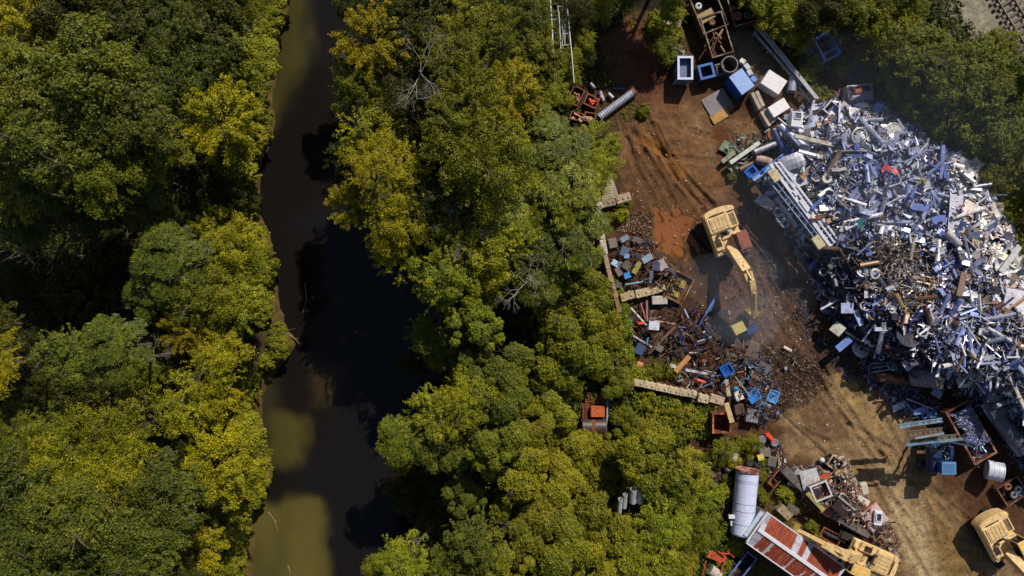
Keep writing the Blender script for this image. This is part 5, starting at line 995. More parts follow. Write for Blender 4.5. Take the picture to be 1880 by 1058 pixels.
panel(1780,385,1.5,1.2,30,4.2,S(232,214,206),'bright cream sheet at the heap\'s east rim',bend=.25); panel(1812,420,1.4,1.1,-20,4.2,S(236,220,212),'bright cream sheet right of the first on the east rim',bend=.25); panel(1798,470,1.3,1.3,50,4.4,S(230,212,204),'cream sheet below the pair on the east rim',bend=.3)
panel(1628,312,.9,.7,20,4.6,S(224,92,90),'coral red cloth scrap in the north middle of the heap',bend=.2); panel(1642,316,.5,.4,60,4.6,S(228,104,100),'smaller coral red scrap right of the larger one',bend=.2)
panel(1592,340,.7,.3,-10,4.5,S(226,86,50),'orange red plastic scrap above the brown wire tangle',bend=.15); panel(1692,332,1.0,.5,10,4.6,S(170,168,84),'dull yellow sheet in the north east heap',bend=.15); panel(1580,411,.5,.8,15,4.8,S(20,120,126),'teal green plastic scrap in the middle of the heap',bend=.2)
panel(1690,381,1.4,.6,12,4.8,S(110,130,196),'blue flat sheet, upper of two in the east middle heap',bend=.03); panel(1724,402,1.2,.5,-10,4.8,S(110,130,200),'blue flat sheet, lower of two in the east middle heap',bend=.03)
panel(1556,566,1.1,.9,0,2.8,S(170,180,220),'pale blue plate under the white toothed ring',bend=.04); beam((1570,570),(1582,598),.45,.06,2.8,S(170,184,224),'shiny curved strip on the dark lower heap'); panel(1652,556,.7,.5,5,3.6,S(216,220,232),'small white plate on the dark lower heap',bend=.03)
panel(1538,604,1.0,1.0,40,1.8,S(196,196,184),'cream angled plate at the heap\'s south west corner',bend=.1); beam((1537,642),(1561,622),.65,.08,1.6,S(110,140,206),'pale blue flat bar below the cream plate'); crate(1618,605,1.1,.35,.25,0,3.4,S(190,194,210),'white oblong box near the biggest dark disc','metal box')
# items left of the skip (on the ground)
panel(1650,747,1.2,.6,-20,.4,S(214,216,224),'white shallow tray on the dirt north of lattice arms',bend=.08); beam((1676,757),(1704,750),.5,.2,.5,S(120,150,206),'pale blue channel right of the white tray',channel=True); beam((1660,736),(1676,757),.12,.1,.4,S(140,160,206),'blue bar rising from the pale blue channel')
bin_(1706,762,1.3,.5,.3,-5,.2,S(120,150,200),'small blue grey frame box below the pale channel','frame box',mat=M_METAL); pipe((1664,732),(1714,752),.06,.6,S(196,200,210),'thin white bent rod over the pale channel',hollow=False); panel(1720,722,.9,.7,30,.9,S(150,160,186),'grey blue plate leaning by the tank\'s foot',bend=.05)
# ---- grab end beside excavator, tub, spool
t = crate(1357,603,1.15,.95,1.1,-27,.5,S(176,156,80),'pale yellow square box near the tip of the excavator arm','metal box',mat=M_PAINT,top=S(206,190,116)); crate(1381,606,1.0,.7,.6,-25,.2,S(40,60,110),'dark blue engine block right of the yellow box','engine block',mat=M_PAINT)
t = empty('spool', at(1328,576,.1)); m = MB(); m.tube((0,0,0),(0,0,.06),.46,26); m.tube((0,0,.06),(0,0,.5),.2,16); m.ring((0,0,.5),.46,.1,.06,26); m.build('spool_body', M_WOOD, t, S(196,166,134)); tag(t,'round wooden cable spool on the smoky dirt','cable spool')
for i,(a,b,c_,w_) in enumerate([((1291,583),(1318,540),S(96,140,200),.22),((1302,572),(1316,545),S(60,90,150),.26),((1284,596),(1296,574),S(70,110,180),.14)]): beam(a,b,w_,.2,.6,c_,['long pale blue bar of the fallen frame','short dark blue bar beside the long pale blue one','lower blue bar end of the fallen frame'][i],z2=.9,group='fallen blue frame')
bin_(1246,528,1.9,2.6,.5,28,.1,S(150,132,72),'large dark tray with yellow patches in the west piles','open tray','tray',inner=S(104,88,56),th=.08)
panel(1250,520,.9,.8,20,.32,S(168,150,70),'yellow stain sheet lying inside the large dark tray',bend=.02); panel(1240,540,.7,.5,25,.3,S(166,148,64),'smaller yellow sheet inside the large dark tray',bend=.02)
tyre(1158,587,.34,.4,'small tyre with pale rim beside the vines west of the pipes',rim=S(150,136,120))
# ---- west pile cabinets
WP = [(1125,446,.75,.9,-15,S(126,116,104),'tan grey flat door panel at the top left of the west pile'),(1147,439,.8,.5,-30,S(120,140,156),'pale blue grey box at the top of the west pile'),(1170,441,.9,.5,20,S(110,104,108),'dark grey box right of the pale blue grey one'),(1147,462,.8,.9,20,S(86,96,120),'black and white open frame box left in west pile'),(1151,471,.5,.4,0,S(120,160,214),'small sky blue box under the open frame box'),(1131,484,.8,.55,30,S(176,206,232),'white blue box at the west wall'),(1188,475,1.0,.6,-30,S(140,160,180),'pale blue top cabinet right in the west pile'),(1169,492,.5,1.2,28,S(150,140,66),'mustard yellow long box in the west pile'),(1151,488,.8,.8,40,S(90,80,72),'brown grey cabinet left of the mustard box'),(1137,498,.7,.8,-30,S(124,110,96),'tan door below the white blue box'),(1152,506,.65,.6,-20,S(60,140,206),'bright blue drum like box in the west pile'),(1216,487,.8,1.0,-30,S(170,160,156),'white torn sheet box at the east of the west pile'),(1205,490,.7,.9,10,S(24,44,84),'dark navy cabinet behind the white torn one'),(1134,523,.7,.5,5,S(96,96,98),'small grey casing at the foot of the west wall'),(1232,496,.9,.3,35,S(84,92,104),'dark slatted rack by the large tray'),(1195,508,.35,1.1,3,S(100,110,130),'upright ladder like rack in the west pile'),(1172,470,.6,.4,0,S(60,56,58),'black box in the middle of the west pile')]
for x,y,w_,l_,a,c_,lb in WP: crate(x,y,w_,l_,.45,a,float(surf(x,y).z)*.8,c_,lb,'cabinet',mat=M_PAINT,tilt=rnd.uniform(-.15,.15),group='cabinets of the west pile')
pipe((1148,523),(1180,518),.12,.7,S(110,150,160),'pale teal pipe at the bottom of the west pile',hollow=False)
# ---- pipes pile
PP = [((1158,566),(1186,597),.11,S(206,200,196),'white pipe leaning at upper left of the pipe pile'),((1176,557),(1187,592),.09,S(180,80,76),'red pipe right of the leaning white one'),((1187,552),(1188,590),.12,S(120,92,76),'brown pipe standing right of the red one'),((1196,572),(1189,606),.12,S(110,92,80),'brown grey pipe right of the brown one'),((1200,589),(1239,596),.12,S(136,108,92),'brown pipe lying level above the white square plate'),((1240,600),(1192,648),.14,S(126,98,82),'long brown pipe slanting down left'),((1213,616),(1190,650),.12,S(110,84,70),'darker pipe beside the long slanting one'),((1162,617),(1196,638),.12,S(150,146,150),'grey pipe at the left edge of the pipe pile'),((1256,568),(1264,585),.1,S(150,170,216),'short white blue pipe at the top of the pipe pile'),((1248,604),(1264,616),.07,S(150,140,130),'thin tan rod in the middle of the pipe pile'),((1280,628),(1306,619),.07,S(186,190,200),'pale rod at the east side of the pipe pile'),((1265,648),(1286,648),.07,S(206,200,196),'short white rod at the south of the pipe pile'),((1236,650),(1250,636),.1,S(120,136,150),'grey blue rod south of the dark blue tubes'),((1230,622),(1246,614),.12,S(60,60,70),'black tube left of the dark blue tubes'),((1288,613),(1295,608),.07,S(220,224,230),'tiny white rod by the blue frame'),((1289,616),(1300,622),.06,S(210,214,220),'small white rod under the tiny one'),((1190,620),(1187,632),.08,S(70,130,180),'small blue tube left of the slanting pipes')]
for a,b,r_,c_,lb in PP: z = float(surf(*a).z)+.25; pipe(a,b,r_,z,c_,lb,z2=float(surf(*b).z)+.3,mat=M_PAINT,hollow=False,group='pipes of the pipe pile')
for i in range(26):
    x = rnd.uniform(1225,1300); y = rnd.uniform(595,645); a = rnd.uniform(0,3.14); L = rnd.uniform(8,22); c_ = rnd.choice([S(24,50,120),S(30,34,50),S(52,46,44),S(160,130,40),S(60,60,66),S(30,60,130)])
    pipe((x,y),(x+L*math.cos(a),y+L*math.sin(a)),rnd.uniform(.05,.1),.9+rnd.uniform(-.2,.3),c_,'thin dark or yellow tube in the tangle right of the brown pipes',hollow=False,mat=M_PAINT,group='tangled thin tubes')
panel(1201,598,.95,.8,5,.9,S(206,210,222),'white square plate under the brown level pipe',bend=.03); crate(1175,642,.85,.95,.5,25,.2,S(60,80,116),'dark blue tank box at the weeds west of the pipe pile','metal box',mat=M_PAINT); crate(1211,640,.6,.6,.3,30,.4,S(120,112,104),'grey open box at the foot of the slanting pipe','metal box',mat=M_PAINT)
crate(1176,596-2,.5,.25,.2,0,.5,S(232,76,40),'orange red object at the foot of the red pipe','plastic part'); panel(1175,672,.6,.7,20,.4,S(214,128,104),'salmon pink plastic sheet in the weeds',bend=.2)
beam((1240,683),(1266,654),.45,.06,.8,S(196,140,84),'orange tan wooden board at the north of the mid pile',mat=M_WOOD,cat='board'); crate(1236,673,.6,.35,.3,15,.3,S(206,206,204),'small white box at the end of the tan board','metal box',mat=M_PAINT); beam((1258,679),(1300,687),.25,.2,.5,S(196,196,200),'long white channel right of the tan board')
pipe((1274,696),(1295,703),.16,.5,S(206,80,44),'orange red cylinder above the south wall',hollow=False,mat=M_PAINT,cat='cylinder'); drum(1313,695,.3,.3,.3,S(196,140,96),'tan round pan near the orange cylinder',cat='pan'); panel(1305,698,.7,.7,30,.5,S(40,60,96),'dark navy sheet left of the round pan',bend=.1)
tyre(1246,695,.34,.1,'yellow green tyre in the weeds above the south wall',col=S(120,120,50))
# ---- mid pile
panel(1381,645,1.0,1.9,22,.6,S(112,96,86),'large brown grey plate at the top of the mid pile',bend=.03,th=.05); panel(1381,666,1.6,.8,20,.7,S(60,62,74),'dark slate plate under the brown one',bend=.03); panel(1402,676,1.1,1.0,30,.8,S(96,96,104),'smoky grey plate right of the dark slate plate',bend=.03); panel(1391,690,1.2,.7,30,.6,S(150,122,104),'tan flat plate at the foot of the grey plates',bend=.03)
bin_(1335,680,1.0,1.0,.5,-28,.5,S(34,110,206),'bright blue plastic tub at the centre of the mid pile','tub',inner=S(24,84,176),mat=M_CLEAN,th=.05,fl=.3); crate(1357,727,.75,.85,.5,-20,.5,S(210,204,196),'white box in the lower mid pile','metal box'); bin_(1384,727,1.1,1.0,.4,-33,.6,S(70,136,206),'blue tub with silver fitting in the lower mid pile','tub',inner=S(60,124,200),mat=M_CLEAN,th=.05,fl=.3)
bin_(1419,728,.9,1.1,.35,20,.4,S(96,156,214),'pale blue slatted crate at the east of the mid pile','plastic crate',inner=S(90,150,206),mat=M_CLEAN,th=.05,fl=.25); crate(1405,744,.45,.5,.4,20,.5,S(20,130,150),'turquoise can below the pale blue crate','can','can',bev=.1); crate(1352,714,.5,.35,.3,0,.8,S(50,150,214),'sky blue jug above the white box','jug','jug',bev=.12)
beam((1334,697),(1338,728),.35,.1,.9,S(196,176,150),'pinkish cream strip left of the white box'); beam((1333,740),(1344,776),.45,.1,1.9,S(206,176,124),'pale wooden board leaning on the rusty bin',mat=M_WOOD,cat='board'); crate(1382,764,1.1,1.2,.7,10,.2,S(150,150,152),'silver square engine below the mid pile','engine',mat=M_METAL)
crate(1358,752,.9,.9,.5,-10,.2,S(104,84,70),'brown engine lump between rusty bin and silver engine','engine',mat=M_METAL); crate(1410,762,.8,.9,.5,20,.2,S(110,104,100),'grey engine lump right of the silver engine','engine',mat=M_METAL); pipe((1350,692),(1376,728),.05,1.2,S(196,190,180),'long thin pale rod across the mid pile',hollow=False)
bin_(1325,777,1.65,1.8,1.6,0,0,S(206,128,70),'rust orange open topped hopper with dark inside','hopper',inner=S(140,80,44),th=.1); pipe((1438,637),(1452,645),.16,.3,S(224,204,180),'cream bottle shaped piece on the rubble',hollow=False,mat=M_PAINT)
crate(1443,677,.25,.3,.25,0,.3,S(150,160,176),'small grey box on the rubble right of the plates','metal box'); m = MB(); P_ = [(1424,742),(1455,775),(1480,798),(1510,822),(1522,838),(1515,842),(1526,832)]; b0 = at(*P_[0],.1)
for k in range(len(P_)-1): m.tube(at(*P_[k],.08)-b0,at(*P_[k+1],.08)-b0,.035,5)
tag(m.build('cable', M_RUBBER, None, S(36,30,28), b0),'black cable trailing across the sunlit dirt','cable')
# ---- scooter & tyres by the tank
t = empty('scooter', at(1408,801,0), 0); m = MB(); m.beam((-.25,.4,.5),(.35,-.35,.5),.35,.4); m.box((.05,0,.8),(.5,.35,.2),rz=-.8,bev=.06); m.build('body', M_CLEAN, t, S(220,84,50))
for x,y in ((-.6,-.2),(.5,-.5)): m = MB(); m.torus((x,y,.5),.28,.1,20,8); m.ring((x,y,.45),.2,.05,.1); m.build('wheel', M_RUBBER, t, S(120,124,140))
tag(t,'small red two wheeled machine by the sandy road','scooter')
TY = [(1337,859,.4,S(206,206,206),'tyre with white spoked rim left of the white tank'),(1338,878,.34,S(60,60,64),'black tyre below the white rimmed one'),(1312,871,.34,S(150,120,96),'muddy tyre with pale hub by the brown sheets'),(1308,890,.42,S(84,74,64),'grey brown stacked tyre by the brown sheets'),(1392,851,.42,S(40,38,38),'big black tyre above the white tank'),(1376,849,.34,S(96,78,60),'brown toothed tyre left of the big black one'),(1434,830,.2,S(150,120,96),'small pale ring by the sandy road')]
for x,y,r_,rc,lb in TY: tyre(x,y,r_,.3,lb,rim=rc,group='tyres around the white tank')
panel(1345,838,.9,.7,15,.8,S(196,176,166),'pale pink square lid among the weeds',bend=.03); panel(1397,840,.55,.55,-15,.8,S(214,196,96),'pale yellow square lid by the big black tyre',bend=.02); panel(1281,866,1.0,.9,20,.8,S(200,206,222),'white sheet at the east edge of the vines',bend=.1); panel(1298,880,1.0,1.5,5,.6,S(124,76,56),'rusty brown upright sheet left of the tyres',bend=.05); panel(1284,945,.9,1.4,30,.5,S(110,56,36),'dark rusty sheet half hidden in the bushes',bend=.05)
bin_(1425,880,.8,1.5,.5,40,.1,S(150,84,50),'narrow rusty trough above the sheet pile','trough',inner=S(60,40,30)); beam((1428,830),(1430,855),.1,.1,.6,S(190,150,106),'tan post by the small machinery'); crate(1405,832,1.0,.7,.5,-5,.2,S(150,136,120),'tan machine lump above the tank','engine',mat=M_METAL); crate(1418,848,.8,.9,.5,10,.2,S(120,116,112),'grey machine lump right of the big tyre','engine',mat=M_METAL)
for i,(x,y,c_) in enumerate([(1164,908,1),(1177,908,1),(1139,926,0),(1148,918,0)]): r_ = .3 if c_ else .2; pipe((x,y-10),(x-2,y+14),r_,5.6,S(196,196,196),['left of the two large grey tubes poking from the vines','right of the two large grey tubes, with a white rim','lowest small grey tube poking from the vines','tiny grey tube between small and large ones'][i],z2=5.0,flange=0,mat=M_PAINT,group='grey tubes among the vines')
# ---- south pile
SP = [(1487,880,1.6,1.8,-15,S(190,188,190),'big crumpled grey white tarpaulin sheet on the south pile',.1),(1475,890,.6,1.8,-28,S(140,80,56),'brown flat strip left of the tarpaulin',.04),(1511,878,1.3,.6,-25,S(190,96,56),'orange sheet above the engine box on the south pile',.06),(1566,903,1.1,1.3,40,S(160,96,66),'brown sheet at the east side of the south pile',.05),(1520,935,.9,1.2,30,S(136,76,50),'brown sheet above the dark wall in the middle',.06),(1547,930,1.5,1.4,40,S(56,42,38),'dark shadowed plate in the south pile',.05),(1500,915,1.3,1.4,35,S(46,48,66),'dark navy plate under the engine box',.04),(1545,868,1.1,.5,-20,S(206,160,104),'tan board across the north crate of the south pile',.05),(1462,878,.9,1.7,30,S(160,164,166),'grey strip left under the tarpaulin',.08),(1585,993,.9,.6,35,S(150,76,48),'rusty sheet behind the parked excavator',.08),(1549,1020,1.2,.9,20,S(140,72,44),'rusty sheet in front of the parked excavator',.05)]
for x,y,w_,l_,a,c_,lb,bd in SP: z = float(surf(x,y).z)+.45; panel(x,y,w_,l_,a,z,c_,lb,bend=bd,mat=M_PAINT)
bin_(1507,902,1.6,1.5,.6,-22,1.3,S(206,204,204),'white framed box full of engine parts on the south pile','open box',inner=S(120,80,60),mat=M_PAINT,th=.1)
bin_(1534,851,1.3,1.1,.6,35,.3,S(186,170,140),'tan crate of pipe fittings at the pile\'s north tip','open box',inner=S(70,56,46),th=.08)
crate(1588,899,.75,1.2,.5,-12,.6,S(186,180,160),'pale rounded tub cover at the north east of the pile','tub cover','tub_cover',bev=.15); crate(1585,920,1.2,.6,.3,30,.9,S(214,208,190),'cream double basin below the rounded cover','double basin',opening=(0,0,.2,.3,S(50,44,40))); beam((1482,905),(1512,937),.4,.2,1.8,S(170,160,84),'olive yellow beam lying across the south pile',cat='steel beam'); beam((1440,872),(1456,862),.6,.5,.6,S(70,66,52),'dark green post end by the narrow trough')
t = crate(1605,950,1.9,2.0,.6,-38,.9,S(196,96,64),'white and rust washed cabinet at the east of the pile','cabinet',mat=M_PAINT,top=S(206,180,176)); crate(1613,952,.7,1.3,.25,5,1.6,S(220,220,228),'white oven grille lying on the rust washed cabinet','oven grille',opening=(0,.1,.45,.7,S(40,40,46)))
m = MB(); m.torus((0,0,0),.55,.06,20,6,Matrix.Diagonal((.7,1.5,1,1))); m.beam((-.3,.8,.1),(.4,-1.0,.1),.16,.1); tag(m.build('boat_frame', M_METAL, None, S(186,180,172), at(1552,922,2.0), .5),'pale oval chassis ring in the middle of the south pile','chassis')
crate(1630,982,.6,.6,.3,-30,.6,S(84,70,62),'brown case with white corner south of the cabinet','case',mat=M_PAINT); beam((1566,990),(1572,1010),.3,.1,.4,S(170,186,226),'pale blue strip above the excavator arm')
bin_(1525,985,1.9,1.0,.4,28,.1,S(150,80,50),'rust edged tray of black pipes above the excavator arm','open tray','tray',inner=S(50,42,40)); 
for i in range(5): pipe((1512+i*7,974+i*4),(1522+i*7,984+i*3),.12,.5,S(60,60,66),'black pipe in the rust edged tray',hollow=False,mat=M_PAINT,group='black pipes in the tray')
crate(1511,846,.45,.45,.4,20,.2,S(214,214,222),'small white lump north of the tan crate','bucket','bucket',bev=.12)
# bottom-centre: blue trailer and orange frame
bin_(1361,1045,1.1,3.2,.8,38,.2,S(96,120,190),'blue edged trailer bed with black inside by the shed','trailer bed',inner=S(30,28,40),mat=M_PAINT,th=.08); panel(1314,1022,1.9,.7,22,.8,S(196,84,52),'orange red striped sheet at the bottom edge',bend=.03); pipe((1303,1045),(1320,1058),.5,.7,S(190,178,168),'cream tank cut by the bottom edge',hollow=False,cat='cylinder tank',mat=M_PAINT); crate(1266,1045,.6,1.2,.5,8,.6,S(176,184,196),'pale blue grey case among bottom bushes','metal box',mat=M_PAINT)
for i,(a,b) in enumerate([((1318,1012),(1332,1022)),((1325,1016),(1345,1018)),((1296,1030),(1290,1056)),((1330,1030),(1322,1056)),((1335,1012),(1348,1024))]): beam(a,b,.1,.1,1.0,S(206,80,50),'orange red bar of the broken frame at the bottom edge',group='orange bars at the bottom edge')
# ------------------------------------------------------------------ loose scrap
BOXF = np.array([(0,2,3,1),(4,5,7,6),(0,1,5,4),(2,6,7,3),(0,4,6,2),(1,3,7,5)])
def pc(kind, r, L, W):
    if kind == 'sheet':
        b = r.uniform(-.25, .25)*W; t = .012; x = [-L/2, 0, L/2]; V = []
        k = r.uniform(.55, 1, 6)
        for s in (0, -t):
            for j, a in enumerate(x): V += [(a, -W/2*k[j], s+(b if j != 1 else 0)), (a, W/2*k[j+3], s+(b if j != 1 else 0)*r.uniform(.3, 1))]
        return V, [(0,2,3,1),(2,4,5,3),(6,7,9,8),(8,9,11,10),(0,6,8,2),(2,8,10,4),(1,3,9,7),(3,5,11,9)]
    if kind == 'bar':
        h_ = W*.5; return [(a*L/2, b*W/2, c*h_/2) for c in (-1,1) for b in (-1,1) for a in (-1,1)], BOXF.tolist()
    if kind == 'tube':
        n = 8; cs = [(math.cos(i*6.283/n)*W/2, math.sin(i*6.283/n)*W/2) for i in range(n)]
        V = [(-L/2, a, b) for a, b in cs]+[(L/2, a, b) for a, b in cs]+[(-L/2, a*.8, b*.8) for a, b in cs]+[(L/2, a*.8, b*.8) for a, b in cs]; F = []
        for i in range(n): j = (i+1) % n; F += [(i, j, n+j, n+i), (i, 2*n+i, 2*n+j, j), (n+i, n+j, 3*n+j, 3*n+i), (2*n+i, 3*n+i, 3*n+j, 2*n+j)]
        return V, F
    if kind == 'rod':
        n = 4; b = r.uniform(-.2, .2)*L; xs = [-L/2, -L/6, L/6, L/2]; V = []; F = []
        for k, x in enumerate(xs):
            for i in range(n): a = i*1.5708; V.append((x, math.cos(a)*W/2+b*(1-(2*x/L)**2), math.sin(a)*W/2))
        for k in range(3):
            for i in range(n): j = (i+1) % n; F.append((k*n+i, k*n+j, k*n+n+j, k*n+n+i))
        return V, F
    if kind == 'ring':
        n = 14; V = []; F = []
        for z in (0, W*.25):
            for q in (L/2, L/2-W*.35): V += [(q*math.cos(6.283*i/n), q*math.sin(6.283*i/n), z) for i in range(n)]
        for i in range(n): j = (i+1) % n; F += [(i, j, 2*n+j, 2*n+i), (n+i, 3*n+i, 3*n+j, n+j), (2*n+i, 2*n+j, 3*n+j, 3*n+i)]
        return V, F
    if kind == 'angle':
        V = []; t = W
        for x in (-L/2, L/2): V += [(x, -t/2, 0), (x, 0, t/2), (x, t/2, 0), (x, 0, t/2-.02)]
        return V, [(0,4,5,1),(1,5,6,2),(3,7,4,0),(2,6,7,3),(0,1,2,3),(4,7,6,5)]
def rots(r, tilt, rz=None):
    a = r.uniform(0, 6.283) if rz is None else rz; b = r.normal(0, tilt); c = r.normal(0, tilt)
    return (Matrix.Rotation(b, 3, 'X') @ Matrix.Rotation(c, 3, 'Y') @ Matrix.Rotation(a, 3, 'Z'))
def pick(r, tab):
    t = sum(x[0] for x in tab); u = r.uniform(0, t)
    for x in tab:
        u -= x[0]
        if u <= 0: return x
    return tab[-1]
class Pts:
    def __init__(s): s.V = []; s.F = []; s.C = []; s.n = 0
    def add(s, V, F, M, p, col):
        V = np.array(V) @ np.array(M).T + np.array(p); s.V.append(V); s.F.append(np.array(F)+s.n); s.n += len(V); s.C.append(np.tile(col, (len(V), 1)))
    def obj(s, name, mat, label, cat): 
        o = nobj(name, npmesh(name, np.concatenate(s.V), np.concatenate(s.F), mat, np.concatenate(s.C))); return tag(o, label, cat, kind='stuff')
# heap zones: (polygon or None, [(weight, kind, Lmin, Lmax, Wmin, Wmax)], [colours], density, lift)
W1, W2, W3 = S(230,230,238), S(176,180,200), S(240,234,232)
B1, B2, B3, B4 = S(140,152,204), S(96,112,176), S(62,72,116), S(172,178,210)
D1, D2, D3 = S(44,44,56), S(70,70,84), S(96,96,110)
T1, T2, T3 = S(214,188,156), S(170,136,104), S(112,82,60)
ZN = [('cream sheet scrap', [(1750,280),(1800,290),(1845,420),(1960,540),(2050,660),(1900,600),(1820,520),(1765,400)], [(5,'sheet',.4,1.0,.3,.6),(2,'tube',.5,1.2,.12,.26),(1,'bar',.6,1.4,.08,.16),(3,'rod',.5,1.4,.03,.06)], [W3,W3,W1,W1,S(226,212,202),T1,D3,B4], 14),
 ('brown wire scrap', [(1600,440),(1670,430),(1720,520),(1700,580),(1630,565),(1580,500)], [(8,'rod',.5,1.6,.03,.05),(3,'angle',.4,1.2,.06,.12),(2,'sheet',.2,.5,.12,.3),(.3,'ring',.3,.4,.2,.3),(2,'tube',.15,.6,.1,.16)], [T1,T2,T3,S(222,210,192),D2,D3,W2,W3], 26),
 ('blue profile scrap', [(1680,540),(1800,560),(1920,680),(2050,900),(1960,980),(1840,800),(1720,660)], [(3,'bar',.6,2.2,.05,.13),(3,'tube',.5,1.8,.07,.16),(4,'rod',.6,2.4,.03,.06),(3,'sheet',.4,1.1,.2,.5),(2,'rod',.8,2.4,.03,.06)], [W1,W1,W2,B1,B2,B4,W3,D2,D1,T3], 20),
 ('dark machine scrap', [(1470,460),(1590,440),(1600,560),(1700,600),(1760,720),(1640,700),(1540,640)], [(1.6,'ring',.3,.7,.2,.35),(4,'sheet',.25,.8,.2,.45),(2,'tube',.3,.9,.1,.22),(2,'bar',.3,1.0,.08,.2),(2,'rod',.4,1.2,.03,.06)], [D1,D1,D2,D2,D3,B3,B2,W1,T3,D1], 20),
 ('smoky blue scrap', [(1590,230),(1700,250),(1745,330),(1750,430),(1680,430),(1600,400),(1570,320)], [(5,'sheet',.4,1.2,.25,.7),(3,'tube',.4,1.6,.1,.32),(3,'rod',.5,1.6,.03,.07),(2,'bar',.4,1.2,.06,.16)], [B1,B2,B4,B4,W1,W2,W2,D2,D1], 20),
 ('silver offcuts', None, [(7,'sheet',.35,.95,.25,.6),(2,'tube',.3,1.0,.1,.25),(2,'bar',.3,1.0,.05,.12),(3,'rod',.5,1.8,.03,.06),(1,'angle',.4,1.0,.08,.15),(.6,'ring',.25,.5,.2,.3)], [W1,W1,W2,B4,B1,B2,W3,D2,D1,T2], 20)]
r = np.random.default_rng(99); HP = Pts()
pts = [at(a, b) for a, b in HEAP]; x0, x1 = min(p.x for p in pts), min(49, max(p.x for p in pts)); y0, y1 = max(-29, min(p.y for p in pts)), max(p.y for p in pts)
NC = 46*int((x1-x0)*(y1-y0)); hx = r.uniform(x0, x1, NC); hy = r.uniform(y0, y1, NC); hd = sdist(HEAP, hx, hy); k = hd > -.25; hx, hy, hd = hx[k], hy[k], hd[k]; hh = heaph(hx, hy)
ppx, ppy = px_of(hx, hy, hh)
wx = np.array([at(a, b) for a, b in zip(ppx, ppy)])[:, :2]     # zones are drawn on the photo, so compare at pixel positions
zone = np.full(len(hx), len(ZN)-1)
for i in range(len(ZN)-2, -1, -1): zone[sdist(ZN[i][1], wx[:, 0], wx[:, 1])+.9*fbm(hx*.6, hy*.6, 40+i, 3) > 0] = i
for i in range(len(hx)):
    z = ZN[zone[i]]
    if r.uniform() > z[4]/33: continue
    q = pick(r, z[2]); hv = math.exp(r.normal(-.52, .5)); L, W = r.uniform(q[2], q[3])*hv, r.uniform(q[4], q[5])*(hv if q[1] in ('sheet', 'ring') else 1); V, F = pc(q[1], r, L, W)
    c = np.array(z[3][r.integers(len(z[3]))])*r.uniform(.7, 1.2)
    HP.add(V, F, rots(r, .42), (hx[i], hy[i], max(.05, hh[i]+r.uniform(-.15, .30))), c)
HP.obj('scrap_metal_fragments', M_HEAP, 'countless small offcuts, wires and sheets covering the big silver scrap heap', 'scrap')
# the body of the heap under the loose pieces
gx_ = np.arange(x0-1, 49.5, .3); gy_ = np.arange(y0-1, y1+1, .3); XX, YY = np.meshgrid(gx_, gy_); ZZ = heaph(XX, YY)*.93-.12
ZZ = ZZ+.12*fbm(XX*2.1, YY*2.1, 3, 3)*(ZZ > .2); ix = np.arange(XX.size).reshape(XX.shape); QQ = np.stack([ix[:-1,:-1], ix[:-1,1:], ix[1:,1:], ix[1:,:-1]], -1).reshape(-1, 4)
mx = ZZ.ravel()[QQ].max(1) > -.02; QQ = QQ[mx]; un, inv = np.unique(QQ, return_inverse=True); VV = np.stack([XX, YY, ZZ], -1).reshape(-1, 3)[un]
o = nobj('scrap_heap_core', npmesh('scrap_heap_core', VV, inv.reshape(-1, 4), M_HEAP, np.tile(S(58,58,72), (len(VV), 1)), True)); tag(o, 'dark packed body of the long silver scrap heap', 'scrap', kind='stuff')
# countable big pieces: copies of a few prototypes
SHP = []
def protos(kind, n, mat, Lr, Wr, seed):
    rr = np.random.default_rng(seed); out = []
    for i in range(n):
        V, F = pc(kind, rr, rr.uniform(*Lr), rr.uniform(*Wr)); me = bpy.data.meshes.new(kind); me.from_pydata([tuple(v) for v in V], [], F); me.materials.append(mat); out.append(me)
    return out
PR = {'loose_sheet': ('sheet', protos('sheet', 14, M_METAL, (.7, 1.8), (.4, 1.0), 1)), 'loose_pipe': ('tube', protos('tube', 12, M_METAL, (.9, 3.2), (.16, .5), 2)), 'loose_bar': ('bar', protos('bar', 12, M_METAL, (1.2, 4.2), (.08, .22), 3)), 'loose_ring': ('ring', protos('ring', 5, M_METAL, (.5, .95), (.3, .45), 4))}
PLAN = {0: [('loose_sheet', 60), ('loose_pipe', 22), ('loose_bar', 10)], 1: [('loose_pipe', 10), ('loose_ring', 3)], 2: [('loose_bar', 46), ('loose_pipe', 40), ('loose_sheet', 34)], 3: [('loose_ring', 22), ('loose_pipe', 22), ('loose_sheet', 22), ('loose_bar', 16)], 4: [('loose_pipe', 26), ('loose_sheet', 30), ('loose_bar', 20)], 5: [('loose_sheet', 84), ('loose_pipe', 34), ('loose_bar', 22), ('loose_ring', 8)]}
PLACE = ['on the cream east rim of the big heap', 'among the brown wires mid heap', 'on the blue south east slope of the heap', 'on the dark south west slope of the heap', 'on the smoky north east slope of the heap', 'on the pale north west part of the heap']
ADJ = {'loose_sheet': 'bent metal sheet', 'loose_pipe': 'short metal pipe', 'loose_bar': 'long metal bar', 'loose_ring': 'round metal ring'}
for zi, lst in PLAN.items():
    cand = np.where((zone == zi) & (hd > .2))[0]; cand = cand[(ppx[cand] < 1885) & (ppy[cand] < 1060)]
    for nm, n in lst:
        for j in r.choice(cand, min(n, len(cand)), replace=False):
            o = bpy.data.objects.new(nm, PR[nm][1][r.integers(len(PR[nm][1]))]); C.objects.link(o); o.location = (hx[j], hy[j], hh[j]+r.uniform(.12, .42))
            o.rotation_euler = rots(r, .3).to_euler(); c = np.array(ZN[zi][3][r.integers(len(ZN[zi][3]))])*r.uniform(.85, 1.2); o.color = (*c, 1)
            tag(o, f'{ADJ[nm]} lying loose {PLACE[zi]}', ADJ[nm].split()[-1], f'{ADJ[nm]}s {PLACE[zi]}')
